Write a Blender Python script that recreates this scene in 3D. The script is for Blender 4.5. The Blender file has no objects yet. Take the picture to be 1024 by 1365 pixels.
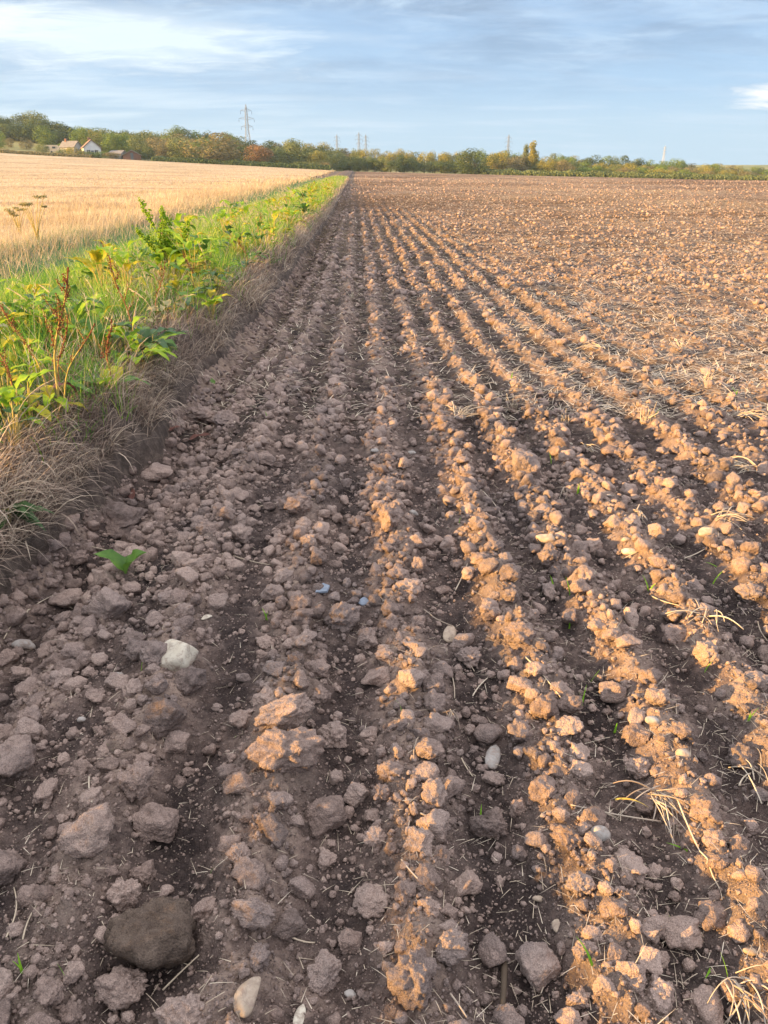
import bpy, math, random
import numpy as np
from mathutils import Matrix, Vector

# ---------------------------------------------------------------- camera, sky, sun, exposure
F_PX, PITCH, YAW, CAM_H = 1026.0, math.radians(24.1), math.radians(1.89), 1.40
SUN_ELEV = math.radians(11.5)
SUN_DIR = Vector((-0.95, -0.31, 0.0)).normalized() * math.cos(SUN_ELEV) + Vector((0, 0, math.sin(SUN_ELEV)))
scene = bpy.context.scene
COL = scene.collection
cam_d = bpy.data.cameras.new('camera')
cam_d.sensor_fit = 'VERTICAL'
cam_d.sensor_height = 24.0
cam_d.lens = 24.0 * F_PX / 1365.0
cam_d.clip_start = 0.05
cam_d.clip_end = 9000.0
cam = bpy.data.objects.new('camera', cam_d)
cam.location = (0, 0, CAM_H)
cam.rotation_euler = (math.radians(90) - PITCH, 0, -YAW)
COL.objects.link(cam)
scene.camera = cam
scene.view_settings.view_transform = 'Standard'
scene.view_settings.look = 'None'
scene.view_settings.gamma = 1.0
scene.view_settings.exposure = 1.68
scene.cycles.max_bounces = 6
scene.cycles.transparent_max_bounces = 6

world = bpy.data.worlds.new('World')
scene.world = world
world.use_nodes = True
nt = world.node_tree
nt.nodes.clear()


def N(nt, t, **kw):
    n = nt.nodes.new(t)
    for k, v in kw.items():
        if k.startswith('i_'):
            n.inputs[int(k[2:]) if k[2:].isdigit() else k[2:].replace('_', ' ')].default_value = v
        else:
            setattr(n, k, v)
    return n


def math_n(nt, op, a, b=None, clamp=False):
    n = nt.nodes.new('ShaderNodeMath')
    n.operation = op
    n.use_clamp = clamp
    for i, v in enumerate((a, b)):
        if v is None:
            continue
        if isinstance(v, (int, float)):
            n.inputs[i].default_value = v
        else:
            nt.links.new(v, n.inputs[i])
    return n.outputs[0]


def ramp_n(nt, fac, stops, interp='LINEAR'):
    n = nt.nodes.new('ShaderNodeValToRGB')
    n.color_ramp.interpolation = interp
    els = n.color_ramp.elements
    while len(els) < len(stops):
        els.new(0.5)
    for e, (p, c) in zip(els, stops):
        e.position = p
        e.color = (*c, 1) if len(c) == 3 else c
    nt.links.new(fac, n.inputs[0])
    return n.outputs[0]


def mix_n(nt, fac, a, b, blend='MIX'):
    n = nt.nodes.new('ShaderNodeMix')
    n.data_type = 'RGBA'
    n.blend_type = blend
    for idx, v in ((0, fac), (6, a), (7, b)):
        if isinstance(v, (int, float)):
            n.inputs[idx].default_value = v
        elif isinstance(v, tuple):
            n.inputs[idx].default_value = (*v, 1) if len(v) == 3 else v
        else:
            nt.links.new(v, n.inputs[idx])
    return n.outputs[2]


def noise_n(nt, vec, scale, detail=4.0, rough=0.55, dist=0.0, out=0):
    n = nt.nodes.new('ShaderNodeTexNoise')
    n.inputs['Scale'].default_value = scale
    n.inputs['Detail'].default_value = detail
    n.inputs['Roughness'].default_value = rough
    n.inputs['Distortion'].default_value = dist
    nt.links.new(vec, n.inputs['Vector'])
    return n.outputs[out]


def build_world():
    sky = N(nt, 'ShaderNodeTexSky', sky_type='NISHITA', sun_disc=False)
    sky.sun_elevation = SUN_ELEV
    sky.sun_rotation = math.atan2(SUN_DIR.x, SUN_DIR.y)
    sky.air_density = 1.0
    sky.dust_density = 0.6
    sky.ozone_density = 1.5
    tc = N(nt, 'ShaderNodeTexCoord')
    sep = N(nt, 'ShaderNodeSeparateXYZ')
    nt.links.new(tc.outputs['Generated'], sep.inputs[0])
    z = math_n(nt, 'MAXIMUM', sep.outputs[2], 0.0)
    den = math_n(nt, 'ADD', z, 0.10)
    u = math_n(nt, 'DIVIDE', sep.outputs[0], den)
    v = math_n(nt, 'DIVIDE', sep.outputs[1], den)
    cmb = N(nt, 'ShaderNodeCombineXYZ')
    nt.links.new(math_n(nt, 'MULTIPLY', u, 0.62), cmb.inputs[0])
    nt.links.new(v, cmb.inputs[1])
    vec = cmb.outputs[0]
    cover = noise_n(nt, vec, 1.3, 8, 0.60, 0.5)
    fine = noise_n(nt, vec, 3.4, 7, 0.66, 0.4)
    streak_v = N(nt, 'ShaderNodeMapping')
    streak_v.inputs['Scale'].default_value = (0.9, 1.5, 1)
    streak_v.inputs['Rotation'].default_value = (0, 0, math.radians(-18))
    nt.links.new(vec, streak_v.inputs[0])
    streak = noise_n(nt, streak_v.outputs[0], 1.5, 5, 0.6, 0.3)
    # clear sky behind: Nishita under set tones; unseen overhead part brightened for fill light
    skyc = mix_n(nt, 1.0, sky.outputs[0], (0.095, 0.10, 0.115), 'MULTIPLY')
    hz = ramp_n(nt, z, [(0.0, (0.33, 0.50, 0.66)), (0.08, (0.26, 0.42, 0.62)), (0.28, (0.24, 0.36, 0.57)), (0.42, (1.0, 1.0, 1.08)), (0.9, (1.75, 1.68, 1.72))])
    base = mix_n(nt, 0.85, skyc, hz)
    # bright veil towards the sun side (left)
    side = math_n(nt, 'MULTIPLY_ADD', sep.outputs[0], -1.5, True)
    side.node.inputs[2].default_value = 0.12
    veil = math_n(nt, 'MULTIPLY', side, ramp_n(nt, streak, [(0.36, (0, 0, 0)), (0.66, (1, 1, 1))]), True)
    base = mix_n(nt, veil, base, (0.56, 0.67, 0.74))
    # thin white wisps
    wisp = ramp_n(nt, streak, [(0.5, (0, 0, 0)), (0.78, (0.55, 0.55, 0.55))])
    base = mix_n(nt, wisp, base, (0.46, 0.56, 0.68))
    # grey-blue cloud sheet higher up
    up = ramp_n(nt, z, [(0.05, (0, 0, 0)), (0.15, (0.8, 0.8, 0.8)), (0.30, (1, 1, 1)), (0.5, (0.2, 0.2, 0.2))])
    cl = math_n(nt, 'MULTIPLY', up, ramp_n(nt, cover, [(0.38, (0.25, 0.25, 0.25)), (0.54, (1, 1, 1))]))
    ccol = ramp_n(nt, fine, [(0.38, (0.175, 0.255, 0.37)), (0.5, (0.235, 0.33, 0.46)), (0.64, (0.37, 0.48, 0.60))])
    base = mix_n(nt, math_n(nt, 'MULTIPLY', cl, 0.95), base, ccol)

    def blob(dx, dz, sx, sz, col, amt):
        # one small bank of cloud in a given direction of the sky
        nonlocal base
        az = N(nt, 'ShaderNodeMath', operation='ARCTAN2')
        nt.links.new(sep.outputs[0], az.inputs[0])
        nt.links.new(sep.outputs[1], az.inputs[1])
        a = math_n(nt, 'DIVIDE', math_n(nt, 'SUBTRACT', az.outputs[0], dx), sx)
        b = math_n(nt, 'DIVIDE', math_n(nt, 'SUBTRACT', sep.outputs[2], dz), sz)
        r = math_n(nt, 'SQRT', math_n(nt, 'ADD', math_n(nt, 'MULTIPLY', a, a), math_n(nt, 'MULTIPLY', b, b)))
        r = math_n(nt, 'ADD', r, math_n(nt, 'MULTIPLY', math_n(nt, 'SUBTRACT', fine, 0.5), 2.2))
        m = ramp_n(nt, r, [(0.35, (amt, amt, amt)), (1.0, (0, 0, 0))])
        base = mix_n(nt, m, base, col)
    blob(0.462, 0.068, 0.055, 0.014, (0.74, 0.74, 0.73), 0.95)
    blob(-0.42, 0.135, 0.13, 0.018, (0.76, 0.76, 0.76), 0.95)
    blob(-0.26, 0.125, 0.22, 0.035, (0.58, 0.67, 0.74), 0.85)
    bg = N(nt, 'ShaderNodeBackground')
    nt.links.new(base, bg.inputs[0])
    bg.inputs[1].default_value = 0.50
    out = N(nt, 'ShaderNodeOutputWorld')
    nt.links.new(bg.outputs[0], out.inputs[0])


build_world()
sun_d = bpy.data.lights.new('sun', 'SUN')
sun_d.energy = 5.0
sun_d.angle = math.radians(0.6)
sun_d.color = (1.0, 0.58, 0.19)
sun = bpy.data.objects.new('sun', sun_d)
sun.rotation_euler = SUN_DIR.to_track_quat('Z', 'Y').to_euler()
sun.location = (-30, -10, 20)
COL.objects.link(sun)

rng = np.random.default_rng(7)
random.seed(7)

# ---------------------------------------------------------------- helpers


def tag(o, label=None, cat=None, group=None, kind=None):
    if label: o['label'] = label
    if cat: o['category'] = cat
    if group: o['group'] = group
    if kind: o['kind'] = kind
    return o


def mesh_np(name, v, faces, mat=None, smooth=False, attrs=None, mats=None, fmat=None):
    """faces: (m,3) or (m,4) int array, or list of such arrays"""
    me = bpy.data.meshes.new(name)
    v = np.asarray(v, dtype=np.float32)
    fl = faces if isinstance(faces, list) else [faces]
    fl = [np.asarray(f, dtype=np.int32) for f in fl if len(f)]
    me.vertices.add(len(v))
    me.vertices.foreach_set('co', v.ravel())
    loops = np.concatenate([f.ravel() for f in fl])
    tot = np.concatenate([np.full(len(f), f.shape[1], dtype=np.int32) for f in fl])
    start = np.concatenate([[0], np.cumsum(tot)[:-1]]).astype(np.int32)
    me.loops.add(len(loops))
    me.loops.foreach_set('vertex_index', loops)
    me.polygons.add(len(tot))
    me.polygons.foreach_set('loop_start', start)
    me.polygons.foreach_set('loop_total', tot)
    if attrs:
        for k, a in attrs.items():
            at = me.attributes.new(k, 'FLOAT', 'POINT')
            at.data.foreach_set('value', np.asarray(a, dtype=np.float32))
    for m in (mats or ([mat] if mat else [])):
        me.materials.append(m)
    me.update(calc_edges=True)
    me.polygons.foreach_set('use_smooth', np.full(len(tot), smooth, dtype=bool))
    if fmat is not None:
        me.polygons.foreach_set('material_index', np.asarray(fmat, dtype=np.int32))
    me.validate()
    return me


def link(name, me, parent=None, loc=None):
    o = bpy.data.objects.new(name, me)
    COL.objects.link(o)
    if parent is not None:
        o.parent = parent
    if loc is not None:
        o.location = loc
    return o


def empty(name, loc=(0, 0, 0), rz=0.0):
    o = bpy.data.objects.new(name, None)
    o.empty_display_size = 0.1
    o.location = loc
    o.rotation_euler = (0, 0, rz)
    COL.objects.link(o)
    return o


def copy_tree(o, parent=None):
    c = o.copy()
    COL.objects.link(c)
    if parent is not None:
        c.parent = parent
    for ch in list(o.children):
        copy_tree(ch, c)
    return c


class Acc:
    """collects pieces into one mesh"""

    def __init__(s):
        s.v, s.q, s.t, s.n, s.a = [], [], [], 0, []

    def add(s, v, quads=None, tris=None, tint=0.0):
        v = np.asarray(v, dtype=np.float64)
        s.v.append(v)
        if quads is not None and len(quads): s.q.append(np.asarray(quads) + s.n)
        if tris is not None and len(tris): s.t.append(np.asarray(tris) + s.n)
        s.a.append(np.broadcast_to(np.asarray(tint, dtype=np.float32), (len(v),)))
        s.n += len(v)

    def box(s, c, size, rot=None, tint=0.0):
        p = np.array([[x, y, z] for x in (-.5, .5) for y in (-.5, .5) for z in (-.5, .5)]) * np.array(size)
        if rot is not None:
            p = p @ np.array(rot).T
        s.add(p + np.array(c), [[0, 1, 3, 2], [4, 6, 7, 5], [0, 4, 5, 1], [2, 3, 7, 6], [0, 2, 6, 4], [1, 5, 7, 3]], tint=tint)

    def tube(s, pts, rad, k=5, tint=0.0, cap=True):
        pts = np.asarray(pts, dtype=float)
        n = len(pts)
        rad = np.broadcast_to(np.asarray(rad, dtype=float), (n,))
        t = np.gradient(pts, axis=0)
        t /= np.linalg.norm(t, axis=1)[:, None] + 1e-9
        ref = np.array([0.31, 0.21, 0.93]) if abs(t[0][2]) < 0.9 else np.array([1.0, 0.1, 0])
        a = np.cross(t, ref); a /= np.linalg.norm(a, axis=1)[:, None] + 1e-9
        b = np.cross(t, a)
        th = np.arange(k) * 2 * math.pi / k
        v = pts[:, None] + rad[:, None, None] * (a[:, None] * np.cos(th)[None, :, None] + b[:, None] * np.sin(th)[None, :, None])
        q = []
        for i in range(n - 1):
            for j in range(k):
                q.append([i * k + j, i * k + (j + 1) % k, (i + 1) * k + (j + 1) % k, (i + 1) * k + j])
        vv = v.reshape(-1, 3)
        tr = []
        if cap:
            vv = np.concatenate([vv, pts[:1], pts[-1:]])
            c0, c1 = n * k, n * k + 1
            for j in range(k):
                tr.append([c0, (j + 1) % k, j])
                tr.append([c1, (n - 1) * k + j, (n - 1) * k + (j + 1) % k])
        s.add(vv, q, tr, tint)

    def mesh(s, name, mat, smooth=False):
        fl = []
        if s.q: fl.append(np.concatenate(s.q))
        if s.t: fl.append(np.concatenate(s.t))
        return mesh_np(name, np.concatenate(s.v), fl, mat, smooth, {'tint': np.concatenate(s.a)})

    def obj(s, name, mat, parent=None, smooth=False, loc=None):
        return link(name, s.mesh(name, mat, smooth), parent, loc)


def _hash(i, j, k, seed):
    h = (i.astype(np.int64) * 73856093) ^ (j.astype(np.int64) * 19349663) ^ (k.astype(np.int64) * 83492791 if hasattr(k, 'astype') else int(k) * 83492791) ^ (seed * 2654435761 & 0x7fffffff)
    h = (h ^ (h >> 13)) * 1274126177 & 0x7fffffff
    h = (h ^ (h >> 16)) * 668265263 & 0x7fffffff
    return (h & 0xffffff).astype(np.float64) / float(0x1000000)


def pn2(x, y, seed=0):
    """2-D value-gradient noise, about -1..1"""
    xi, yi = np.floor(x), np.floor(y)
    fx, fy = x - xi, y - yi
    u, v = fx * fx * fx * (fx * (fx * 6 - 15) + 10), fy * fy * fy * (fy * (fy * 6 - 15) + 10)

    def g(a, b):
        ang = _hash(xi + a, yi + b, 0, seed) * 2 * math.pi
        return np.cos(ang) * (fx - a) + np.sin(ang) * (fy - b)
    n = (g(0, 0) * (1 - u) + g(1, 0) * u) * (1 - v) + (g(0, 1) * (1 - u) + g(1, 1) * u) * v
    return n * 1.5


def pn3(p, seed=0):
    i = np.floor(p)
    f = p - i
    u = f * f * (3 - 2 * f)
    r = 0
    for a in (0, 1):
        for b in (0, 1):
            for c in (0, 1):
                w = (u[:, 0] if a else 1 - u[:, 0]) * (u[:, 1] if b else 1 - u[:, 1]) * (u[:, 2] if c else 1 - u[:, 2])
                r = r + w * _hash(i[:, 0] + a, i[:, 1] + b, i[:, 2] + c, seed)
    return r * 2 - 1


def lumps(x, y, cell, seed, fill=0.8, rmin=0.35, rmax=0.75):
    """height field of half-buried round lumps, 0..~0.7 in units of cell"""
    X, Y = x / cell, y / cell
    xi, yi = np.floor(X), np.floor(Y)
    h = np.zeros_like(X)
    for a in (-1, 0, 1):
        for b in (-1, 0, 1):
            ci, cj = xi + a, yi + b
            px = ci + _hash(ci, cj, 1, seed)
            py = cj + _hash(ci, cj, 2, seed)
            r = rmin + (rmax - rmin) * _hash(ci, cj, 3, seed) ** 1.5
            on = _hash(ci, cj, 4, seed) < fill
            ang = _hash(ci, cj, 5, seed) * 3.1416
            el = 0.75 + 0.5 * _hash(ci, cj, 6, seed)
            dx, dy = X - px, Y - py
            ca, sa = np.cos(ang), np.sin(ang)
            ex, ey = (dx * ca + dy * sa) * el, (-dx * sa + dy * ca) / el
            q = 1 - (ex * ex + ey * ey) / (r * r)
            hh = np.where(on & (q > 0), r * np.sqrt(np.clip(q, 0, 1)) ** 1.3, 0)
            h = np.maximum(h, hh)
    return h


def sstep(x, a, b):
    t = np.clip((x - a) / (b - a), 0, 1)
    return t * t * (3 - 2 * t)


# ---------------------------------------------------------------- terrain functions
RIDGE_X = [-2.0, -1.29, -0.93, -0.58, -0.235, 0.125, 0.49, 0.78, 1.08, 1.43] + [1.43 + 0.355 * i for i in range(1, 500)]
RIDGE_P = list(range(len(RIDGE_X)))
RIDGE_FAR = [-1.7, -0.98, -0.70, -0.42, -0.12, 0.18, 0.49, 0.78, 1.07, 1.37] + [1.37 + 0.30 * i for i in range(1, 500)]


def edge_x(Y):
    """foot of the grass bank"""
    e = np.interp(Y, [-3, 1.2, 2.6, 4, 6, 11, 25, 80, 300], [-1.62, -1.50, -1.40, -1.25, -1.20, -1.08, -0.92, -0.9, -0.9])
    return e + 0.13 * pn2(Y * 0.9, Y * 0 + 3.3, 5) * np.clip(12 / (np.abs(Y) + 8), 0, 1) + 0.03 * pn2(Y * 3.1, Y * 0 + 1.3, 6)


def wheat_x(Y):
    return -6.4 + 0.35 * pn2(Y * 0.13, Y * 0 + 7.7, 9) + 0 * Y


def macro(X, Y):
    d = np.sqrt(X * X + np.maximum(Y, 0) ** 2)
    s = sstep(Y, 14, 265)
    Yc = np.minimum(np.maximum(Y, 0), 420)
    sl = np.where(X < 0, -0.048 * X, -0.0215 * X)
    lim = 8 + 0 * X
    z = s * np.where(X < 0, np.minimum(sl, 9.0), np.maximum(sl, -4.0))
    z = z + 0.25 * sstep(Y, 60, 250)
    z = z + 13.0 * sstep(Y, 262, 400) * sstep(-X, 40, 190)
    z = z + 8.0 * sstep(Y, 420, 900)
    z = z + 0.10 * pn2(X * 0.05, Y * 0.05, 11) * sstep(d, 15, 60)
    return z


def ridge_w(X, Y):
    wob = 0.045 * pn2(X * 0.35, Y * 0.7, 21) + 0.03 * pn2(X * 1.2, Y * 2.4, 22) + 0.10 * sstep(X, 1.8, 4.5) * pn2(X * 0.8, Y * 0.8, 23)
    w = sstep(Y, 2.8, 8.5)
    ph = np.interp(X + wob, RIDGE_X, RIDGE_P) * (1 - w) + np.interp(X + wob, RIDGE_FAR, RIDGE_P) * w
    rw = 0.5 + 0.5 * np.cos(2 * math.pi * ph)
    k = sstep(X + 0.25 * pn2(X * .8, Y * .5, 25), 1.7, 2.6)
    return rw * (1 - 0.75 * k) + 0.75 * k * np.clip(0.5 + 0.8 * pn2(X * 2.2, Y * 1.8, 24), 0, 1)


def soil_h(X, Y, sp):
    """height of the tilled soil; sp = local mesh spacing (detail finer than it is dropped)"""
    d = np.sqrt(X * X + np.maximum(Y, 0.3) ** 2)
    rw = ridge_w(X, Y)
    amp = 0.066 * np.where(X > 1.6, np.interp(X, [1.6, 2.3, 4, 9], [1.0, 0.85, 0.75, 0.6]), 1.0) * np.interp(Y, [3, 8], [1, 1.2])
    amp = amp * (0.80 + 0.55 * pn2(X * 1.7, Y * 1.1, 31))
    amp = amp * np.interp(X, [-1.4, -0.9, -0.5], [0.15, 0.6, 1.0])
    amp = amp * np.interp(sp, [0.06, 0.14], [1, 0.0]) * np.interp(Y, [0, 20, 60, 120], [1, 1, 1.1, 0.8])
    h = amp * (rw ** 1.35 - 0.38)
    e = edge_x(Y)
    near = np.interp(Y, [12, 60], [1, 0.5])
    dx = X - e
    # ditch at the foot of the bank
    h = h - 0.150 * near * np.exp(-((dx - 0.24) / 0.20) ** 2) + 0.03 * near * np.exp(-((dx - 0.72) / 0.20) ** 2)
    h = h + 0.05 * near * np.clip(1 - dx / 0.12, 0, 1)
    # broad unevenness
    h = h + 0.020 * pn2(X * 1.1, Y * 0.9, 41) + 0.014 * pn2(X * 3.3, Y * 3.0, 42)
    dry = np.clip(0.12 + 0.55 * rw + 0.25 * pn2(X * 5, Y * 5, 61), 0, 1)
    lm = 0.35 + 0.65 * np.clip(rw + 0.5 * pn2(X * 2.6, Y * 1.9, 43), 0, 1)
    for cell, a, fill, seed in ((0.13, 0.26, 0.30, 51), (0.072, 0.38, 0.45, 52), (0.038, 0.48, 0.55, 53), (0.019, 0.52, 0.7, 54)):
        w = np.clip((cell - 1.6 * sp) / (1.2 * sp), 0, 1)
        if np.max(w) <= 0:
            continue
        wx = X + 0.25 * cell * pn2(X / cell * 1.7, Y / cell * 1.7, seed + 5)
        wy = Y + 0.25 * cell * pn2(X / cell * 1.7, Y / cell * 1.7, seed + 6)
        L = lumps(wx, wy, cell, seed, fill)
        h = h + L * cell * a * w * lm * (1.0 if cell < 0.05 else 1.1)
        dry = dry + w * 0.35 * np.clip(L * 1.6, 0, 1) * lm
    for k, (s, a) in enumerate(((9, 0.012), (22, 0.009), (55, 0.0048), (120, 0.0028))):
        w = np.clip((1.0 / s - 1.2 * sp) / (sp + 1e-6), 0, 1)
        h = h + a * w * pn2(X * s, Y * s, 71 + k)
    # far away the roughness becomes chunks about as large as the mesh can hold
    far = sstep(d, 9, 30)
    h = h + far * 0.020 * (lumps(X, Y, 0.30, 81, 0.5) + 0.8 * pn2(X * 1.7, Y * 1.7, 82))
    dry = np.where(d > 9, dry * (1 - 0.4 * far) + far * (0.42 + 0.4 * pn2(X * 0.5, Y * 0.5, 83)), dry)
    return h + macro(X, Y), np.clip(dry, 0, 1)


def sp_at(Y):
    return 0.0022 * (np.maximum(Y, 0.5) + 1.1)


def ground_z(X, Y):
    X, Y = np.atleast_1d(np.asarray(X, float)), np.atleast_1d(np.asarray(Y, float))
    return soil_h(X, Y, sp_at(Y))[0]


def verge_h(X, Y):
    e = edge_x(Y)
    dx = e - X
    near = np.interp(Y, [10, 60], [1, 0.6])
    h = 0.05 + 0.19 * sstep(dx, -0.02, 0.18) * near + 0.05 * sstep(dx, 0.4, 1.0)
    h = h - 0.36 * sstep(dx, 2.0, 3.4)
    h = h + 0.04 * pn2(X * 1.3, Y * 1.3, 91) + 0.02 * pn2(X * 5, Y * 5, 92)
    h = h + np.where((dx < 0.9) & (Y < 14), 0.035 * lumps(X, Y, 0.085, 171, .7) / 0.7 + 0.02 * lumps(X, Y, 0.04, 172, .8) / 0.7 + 0.012 * pn2(X * 24, Y * 24, 173), 0)
    h = h - 0.45 * (1 - sstep(dx, -0.16, -0.03))
    return h + macro(X, Y)


def wheat_h(X, Y):
    return 0.03 * pn2(X * 1.1, Y * 1.1, 95) + macro(X, Y) - 0.02


def ray(px, py):
    x = (px - 512) / F_PX
    y = -(py - 682.5) / F_PX
    dx = x
    dy = math.cos(PITCH) + y * math.sin(PITCH)
    dz = -math.sin(PITCH) + y * math.cos(PITCH)
    return np.array([dx * math.cos(YAW) + dy * math.sin(YAW), -dx * math.sin(YAW) + dy * math.cos(YAW), dz])


def at(px, py, hf=None, lift=0.0):
    """point of the ground seen at that place of the photograph, and metres per photo pixel there"""
    r = ray(px, py)
    z = 0.0
    for _ in range(5):
        t = (z - CAM_H) / r[2]
        X, Y = r[0] * t, r[1] * t
        z = (float(ground_z(X, Y)[0]) if hf is None else float(hf(np.array([X]), np.array([Y]))[0])) + lift
    return X, Y, z - lift, t / F_PX


# ---------------------------------------------------------------- materials
def new_mat(name):
    m = bpy.data.materials.new(name)
    m.use_nodes = True
    m.node_tree.nodes.clear()
    return m, m.node_tree


def finish(m, nt, col, rough=0.9, bump=None, bump_s=0.5, bump_d=0.01, transl=0.0, spec=0.2, tcol=None):
    bs = N(nt, 'ShaderNodeBsdfPrincipled')
    if isinstance(col, tuple):
        bs.inputs['Base Color'].default_value = (*col, 1)
    else:
        nt.links.new(col, bs.inputs['Base Color'])
    if isinstance(rough, (int, float)):
        bs.inputs['Roughness'].default_value = rough
    else:
        nt.links.new(rough, bs.inputs['Roughness'])
    bs.inputs['Specular IOR Level'].default_value = spec
    if bump is not None:
        b = N(nt, 'ShaderNodeBump')
        b.inputs['Strength'].default_value = bump_s
        b.inputs['Distance'].default_value = bump_d
        nt.links.new(bump, b.inputs['Height'])
        nt.links.new(b.outputs[0], bs.inputs['Normal'])
    out = N(nt, 'ShaderNodeOutputMaterial')
    sh = bs.outputs[0]
    if transl > 0:
        tr = N(nt, 'ShaderNodeBsdfTranslucent')
        c = tcol if tcol is not None else col
        if isinstance(c, tuple):
            tr.inputs[0].default_value = (*c, 1)
        else:
            nt.links.new(c, tr.inputs[0])
        mx = N(nt, 'ShaderNodeMixShader')
        mx.inputs[0].default_value = transl
        nt.links.new(sh, mx.inputs[1])
        nt.links.new(tr.outputs[0], mx.inputs[2])
        sh = mx.outputs[0]
    nt.links.new(sh, out.inputs[0])
    return m


def pos_n(nt):
    return N(nt, 'ShaderNodeNewGeometry').outputs['Position']


def attr_n(nt, name):
    return N(nt, 'ShaderNodeAttribute', attribute_name=name).outputs['Fac']


def grain_bump(nt, p, fine=True):
    a = noise_n(nt, p, 70, 5, 0.65)
    b = noise_n(nt, p, 300, 3, 0.7)
    v = N(nt, 'ShaderNodeTexVoronoi')
    v.inputs['Scale'].default_value = 170
    nt.links.new(p, v.inputs['Vector'])
    s = math_n(nt, 'ADD', math_n(nt, 'MULTIPLY', a, 0.9), math_n(nt, 'MULTIPLY', b, 0.45))
    return math_n(nt, 'SUBTRACT', s, math_n(nt, 'MULTIPLY', v.outputs[0], 0.35))


DARK, MID, LITE = (0.058, 0.044, 0.041), (0.190, 0.143, 0.124), (0.375, 0.288, 0.236)


def soil_material():
    m, nt = new_mat('tilled_soil')
    p = pos_n(nt)
    dry = attr_n(nt, 'dry')
    n1 = noise_n(nt, p, 60, 4, 0.6)
    n2 = noise_n(nt, p, 7, 4, 0.6)
    f = math_n(nt, 'ADD', math_n(nt, 'MULTIPLY', dry, 0.85), math_n(nt, 'MULTIPLY', math_n(nt, 'SUBTRACT', n1, 0.5), 0.55))
    f = math_n(nt, 'ADD', f, math_n(nt, 'MULTIPLY', math_n(nt, 'SUBTRACT', n2, 0.5), 0.5), True)
    c = ramp_n(nt, f, [(0.10, DARK), (0.5, MID), (0.95, LITE)])
    damp = ramp_n(nt, noise_n(nt, p, 1.6, 5, 0.65, 0.4), [(0.40, (0.68, 0.67, 0.68)), (0.56, (1.04, 1.0, 0.98))])
    c = mix_n(nt, 1.0, c, damp, 'MULTIPLY')
    chaff = ramp_n(nt, noise_n(nt, p, 210, 2, 0.5), [(0.66, (0, 0, 0)), (0.71, (0.55, 0.55, 0.55))])
    c = mix_n(nt, chaff, c, (0.48, 0.40, 0.31))
    # chopped straw mixed into the surface further out in the field
    sep = N(nt, 'ShaderNodeSeparateXYZ')
    nt.links.new(p, sep.inputs[0])
    rad = N(nt, 'ShaderNodeVectorMath', operation='LENGTH')
    nt.links.new(p, rad.inputs[0])
    far = N(nt, 'ShaderNodeMapRange', i_1=3.5, i_2=26.0, i_3=0.0, i_4=1.0)
    nt.links.new(rad.outputs['Value'], far.inputs[0])
    st = noise_n(nt, p, 11, 6, 0.78)
    stm = ramp_n(nt, st, [(0.46, (0, 0, 0)), (0.60, (1, 1, 1))])
    patch = ramp_n(nt, noise_n(nt, p, 0.05, 4, 0.6, 0.5), [(0.40, (1, 1, 1)), (0.56, (0.30, 0.30, 0.30))])
    k = math_n(nt, 'MULTIPLY', math_n(nt, 'MULTIPLY', stm, far.outputs[0]), patch)
    c = mix_n(nt, math_n(nt, 'MULTIPLY', k, 0.9), c, (0.66, 0.49, 0.27))
    wet = ramp_n(nt, noise_n(nt, p, 0.035, 4, 0.6, 0.6), [(0.44, (1, 1, 1)), (0.56, (0.62, 0.56, 0.52))])
    c = mix_n(nt, far.outputs[0], c, mix_n(nt, 1.0, c, wet, 'MULTIPLY'))
    rg = noise_n(nt, p, 4.5, 5, 0.7)
    bump = math_n(nt, 'ADD', grain_bump(nt, p), math_n(nt, 'MULTIPLY', math_n(nt, 'MULTIPLY', rg, far.outputs[0]), 26.0))
    finish(m, nt, c, 0.95, bump, 1.0, 0.013, spec=0.12)
    return m


def clod_material(name='dry_clod', cols=((0.200, 0.152, 0.132), (0.350, 0.270, 0.235), (0.46, 0.362, 0.315))):
    m, nt = new_mat(name)
    p = pos_n(nt)
    oi = N(nt, 'ShaderNodeObjectInfo')
    r = math_n(nt, 'ADD', oi.outputs['Random'], attr_n(nt, 'tint'))
    r = math_n(nt, 'FRACT', r)
    n1 = noise_n(nt, p, 45, 5, 0.65)
    f = math_n(nt, 'ADD', math_n(nt, 'MULTIPLY', r, 0.42), math_n(nt, 'MULTIPLY', n1, 0.85))
    c = ramp_n(nt, f, [(0.36, cols[0]), (0.62, cols[1]), (0.95, cols[2])])
    speck = ramp_n(nt, noise_n(nt, p, 420, 2, 0.6), [(0.36, (0.74, 0.74, 0.74)), (0.5, (1, 1, 1)), (0.66, (1.22, 1.22, 1.20))])
    c = mix_n(nt, 1.0, c, speck, 'MULTIPLY')
    damp = ramp_n(nt, noise_n(nt, p, 2.4, 4, 0.6, 0.4), [(0.38, (0.72, 0.72, 0.74)), (0.55, (1.05, 1.0, 0.97))])
    c = mix_n(nt, 1.0, c, damp, 'MULTIPLY')
    finish(m, nt, c, 0.95, grain_bump(nt, p), 1.0, 0.010, spec=0.12)
    return m


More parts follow.
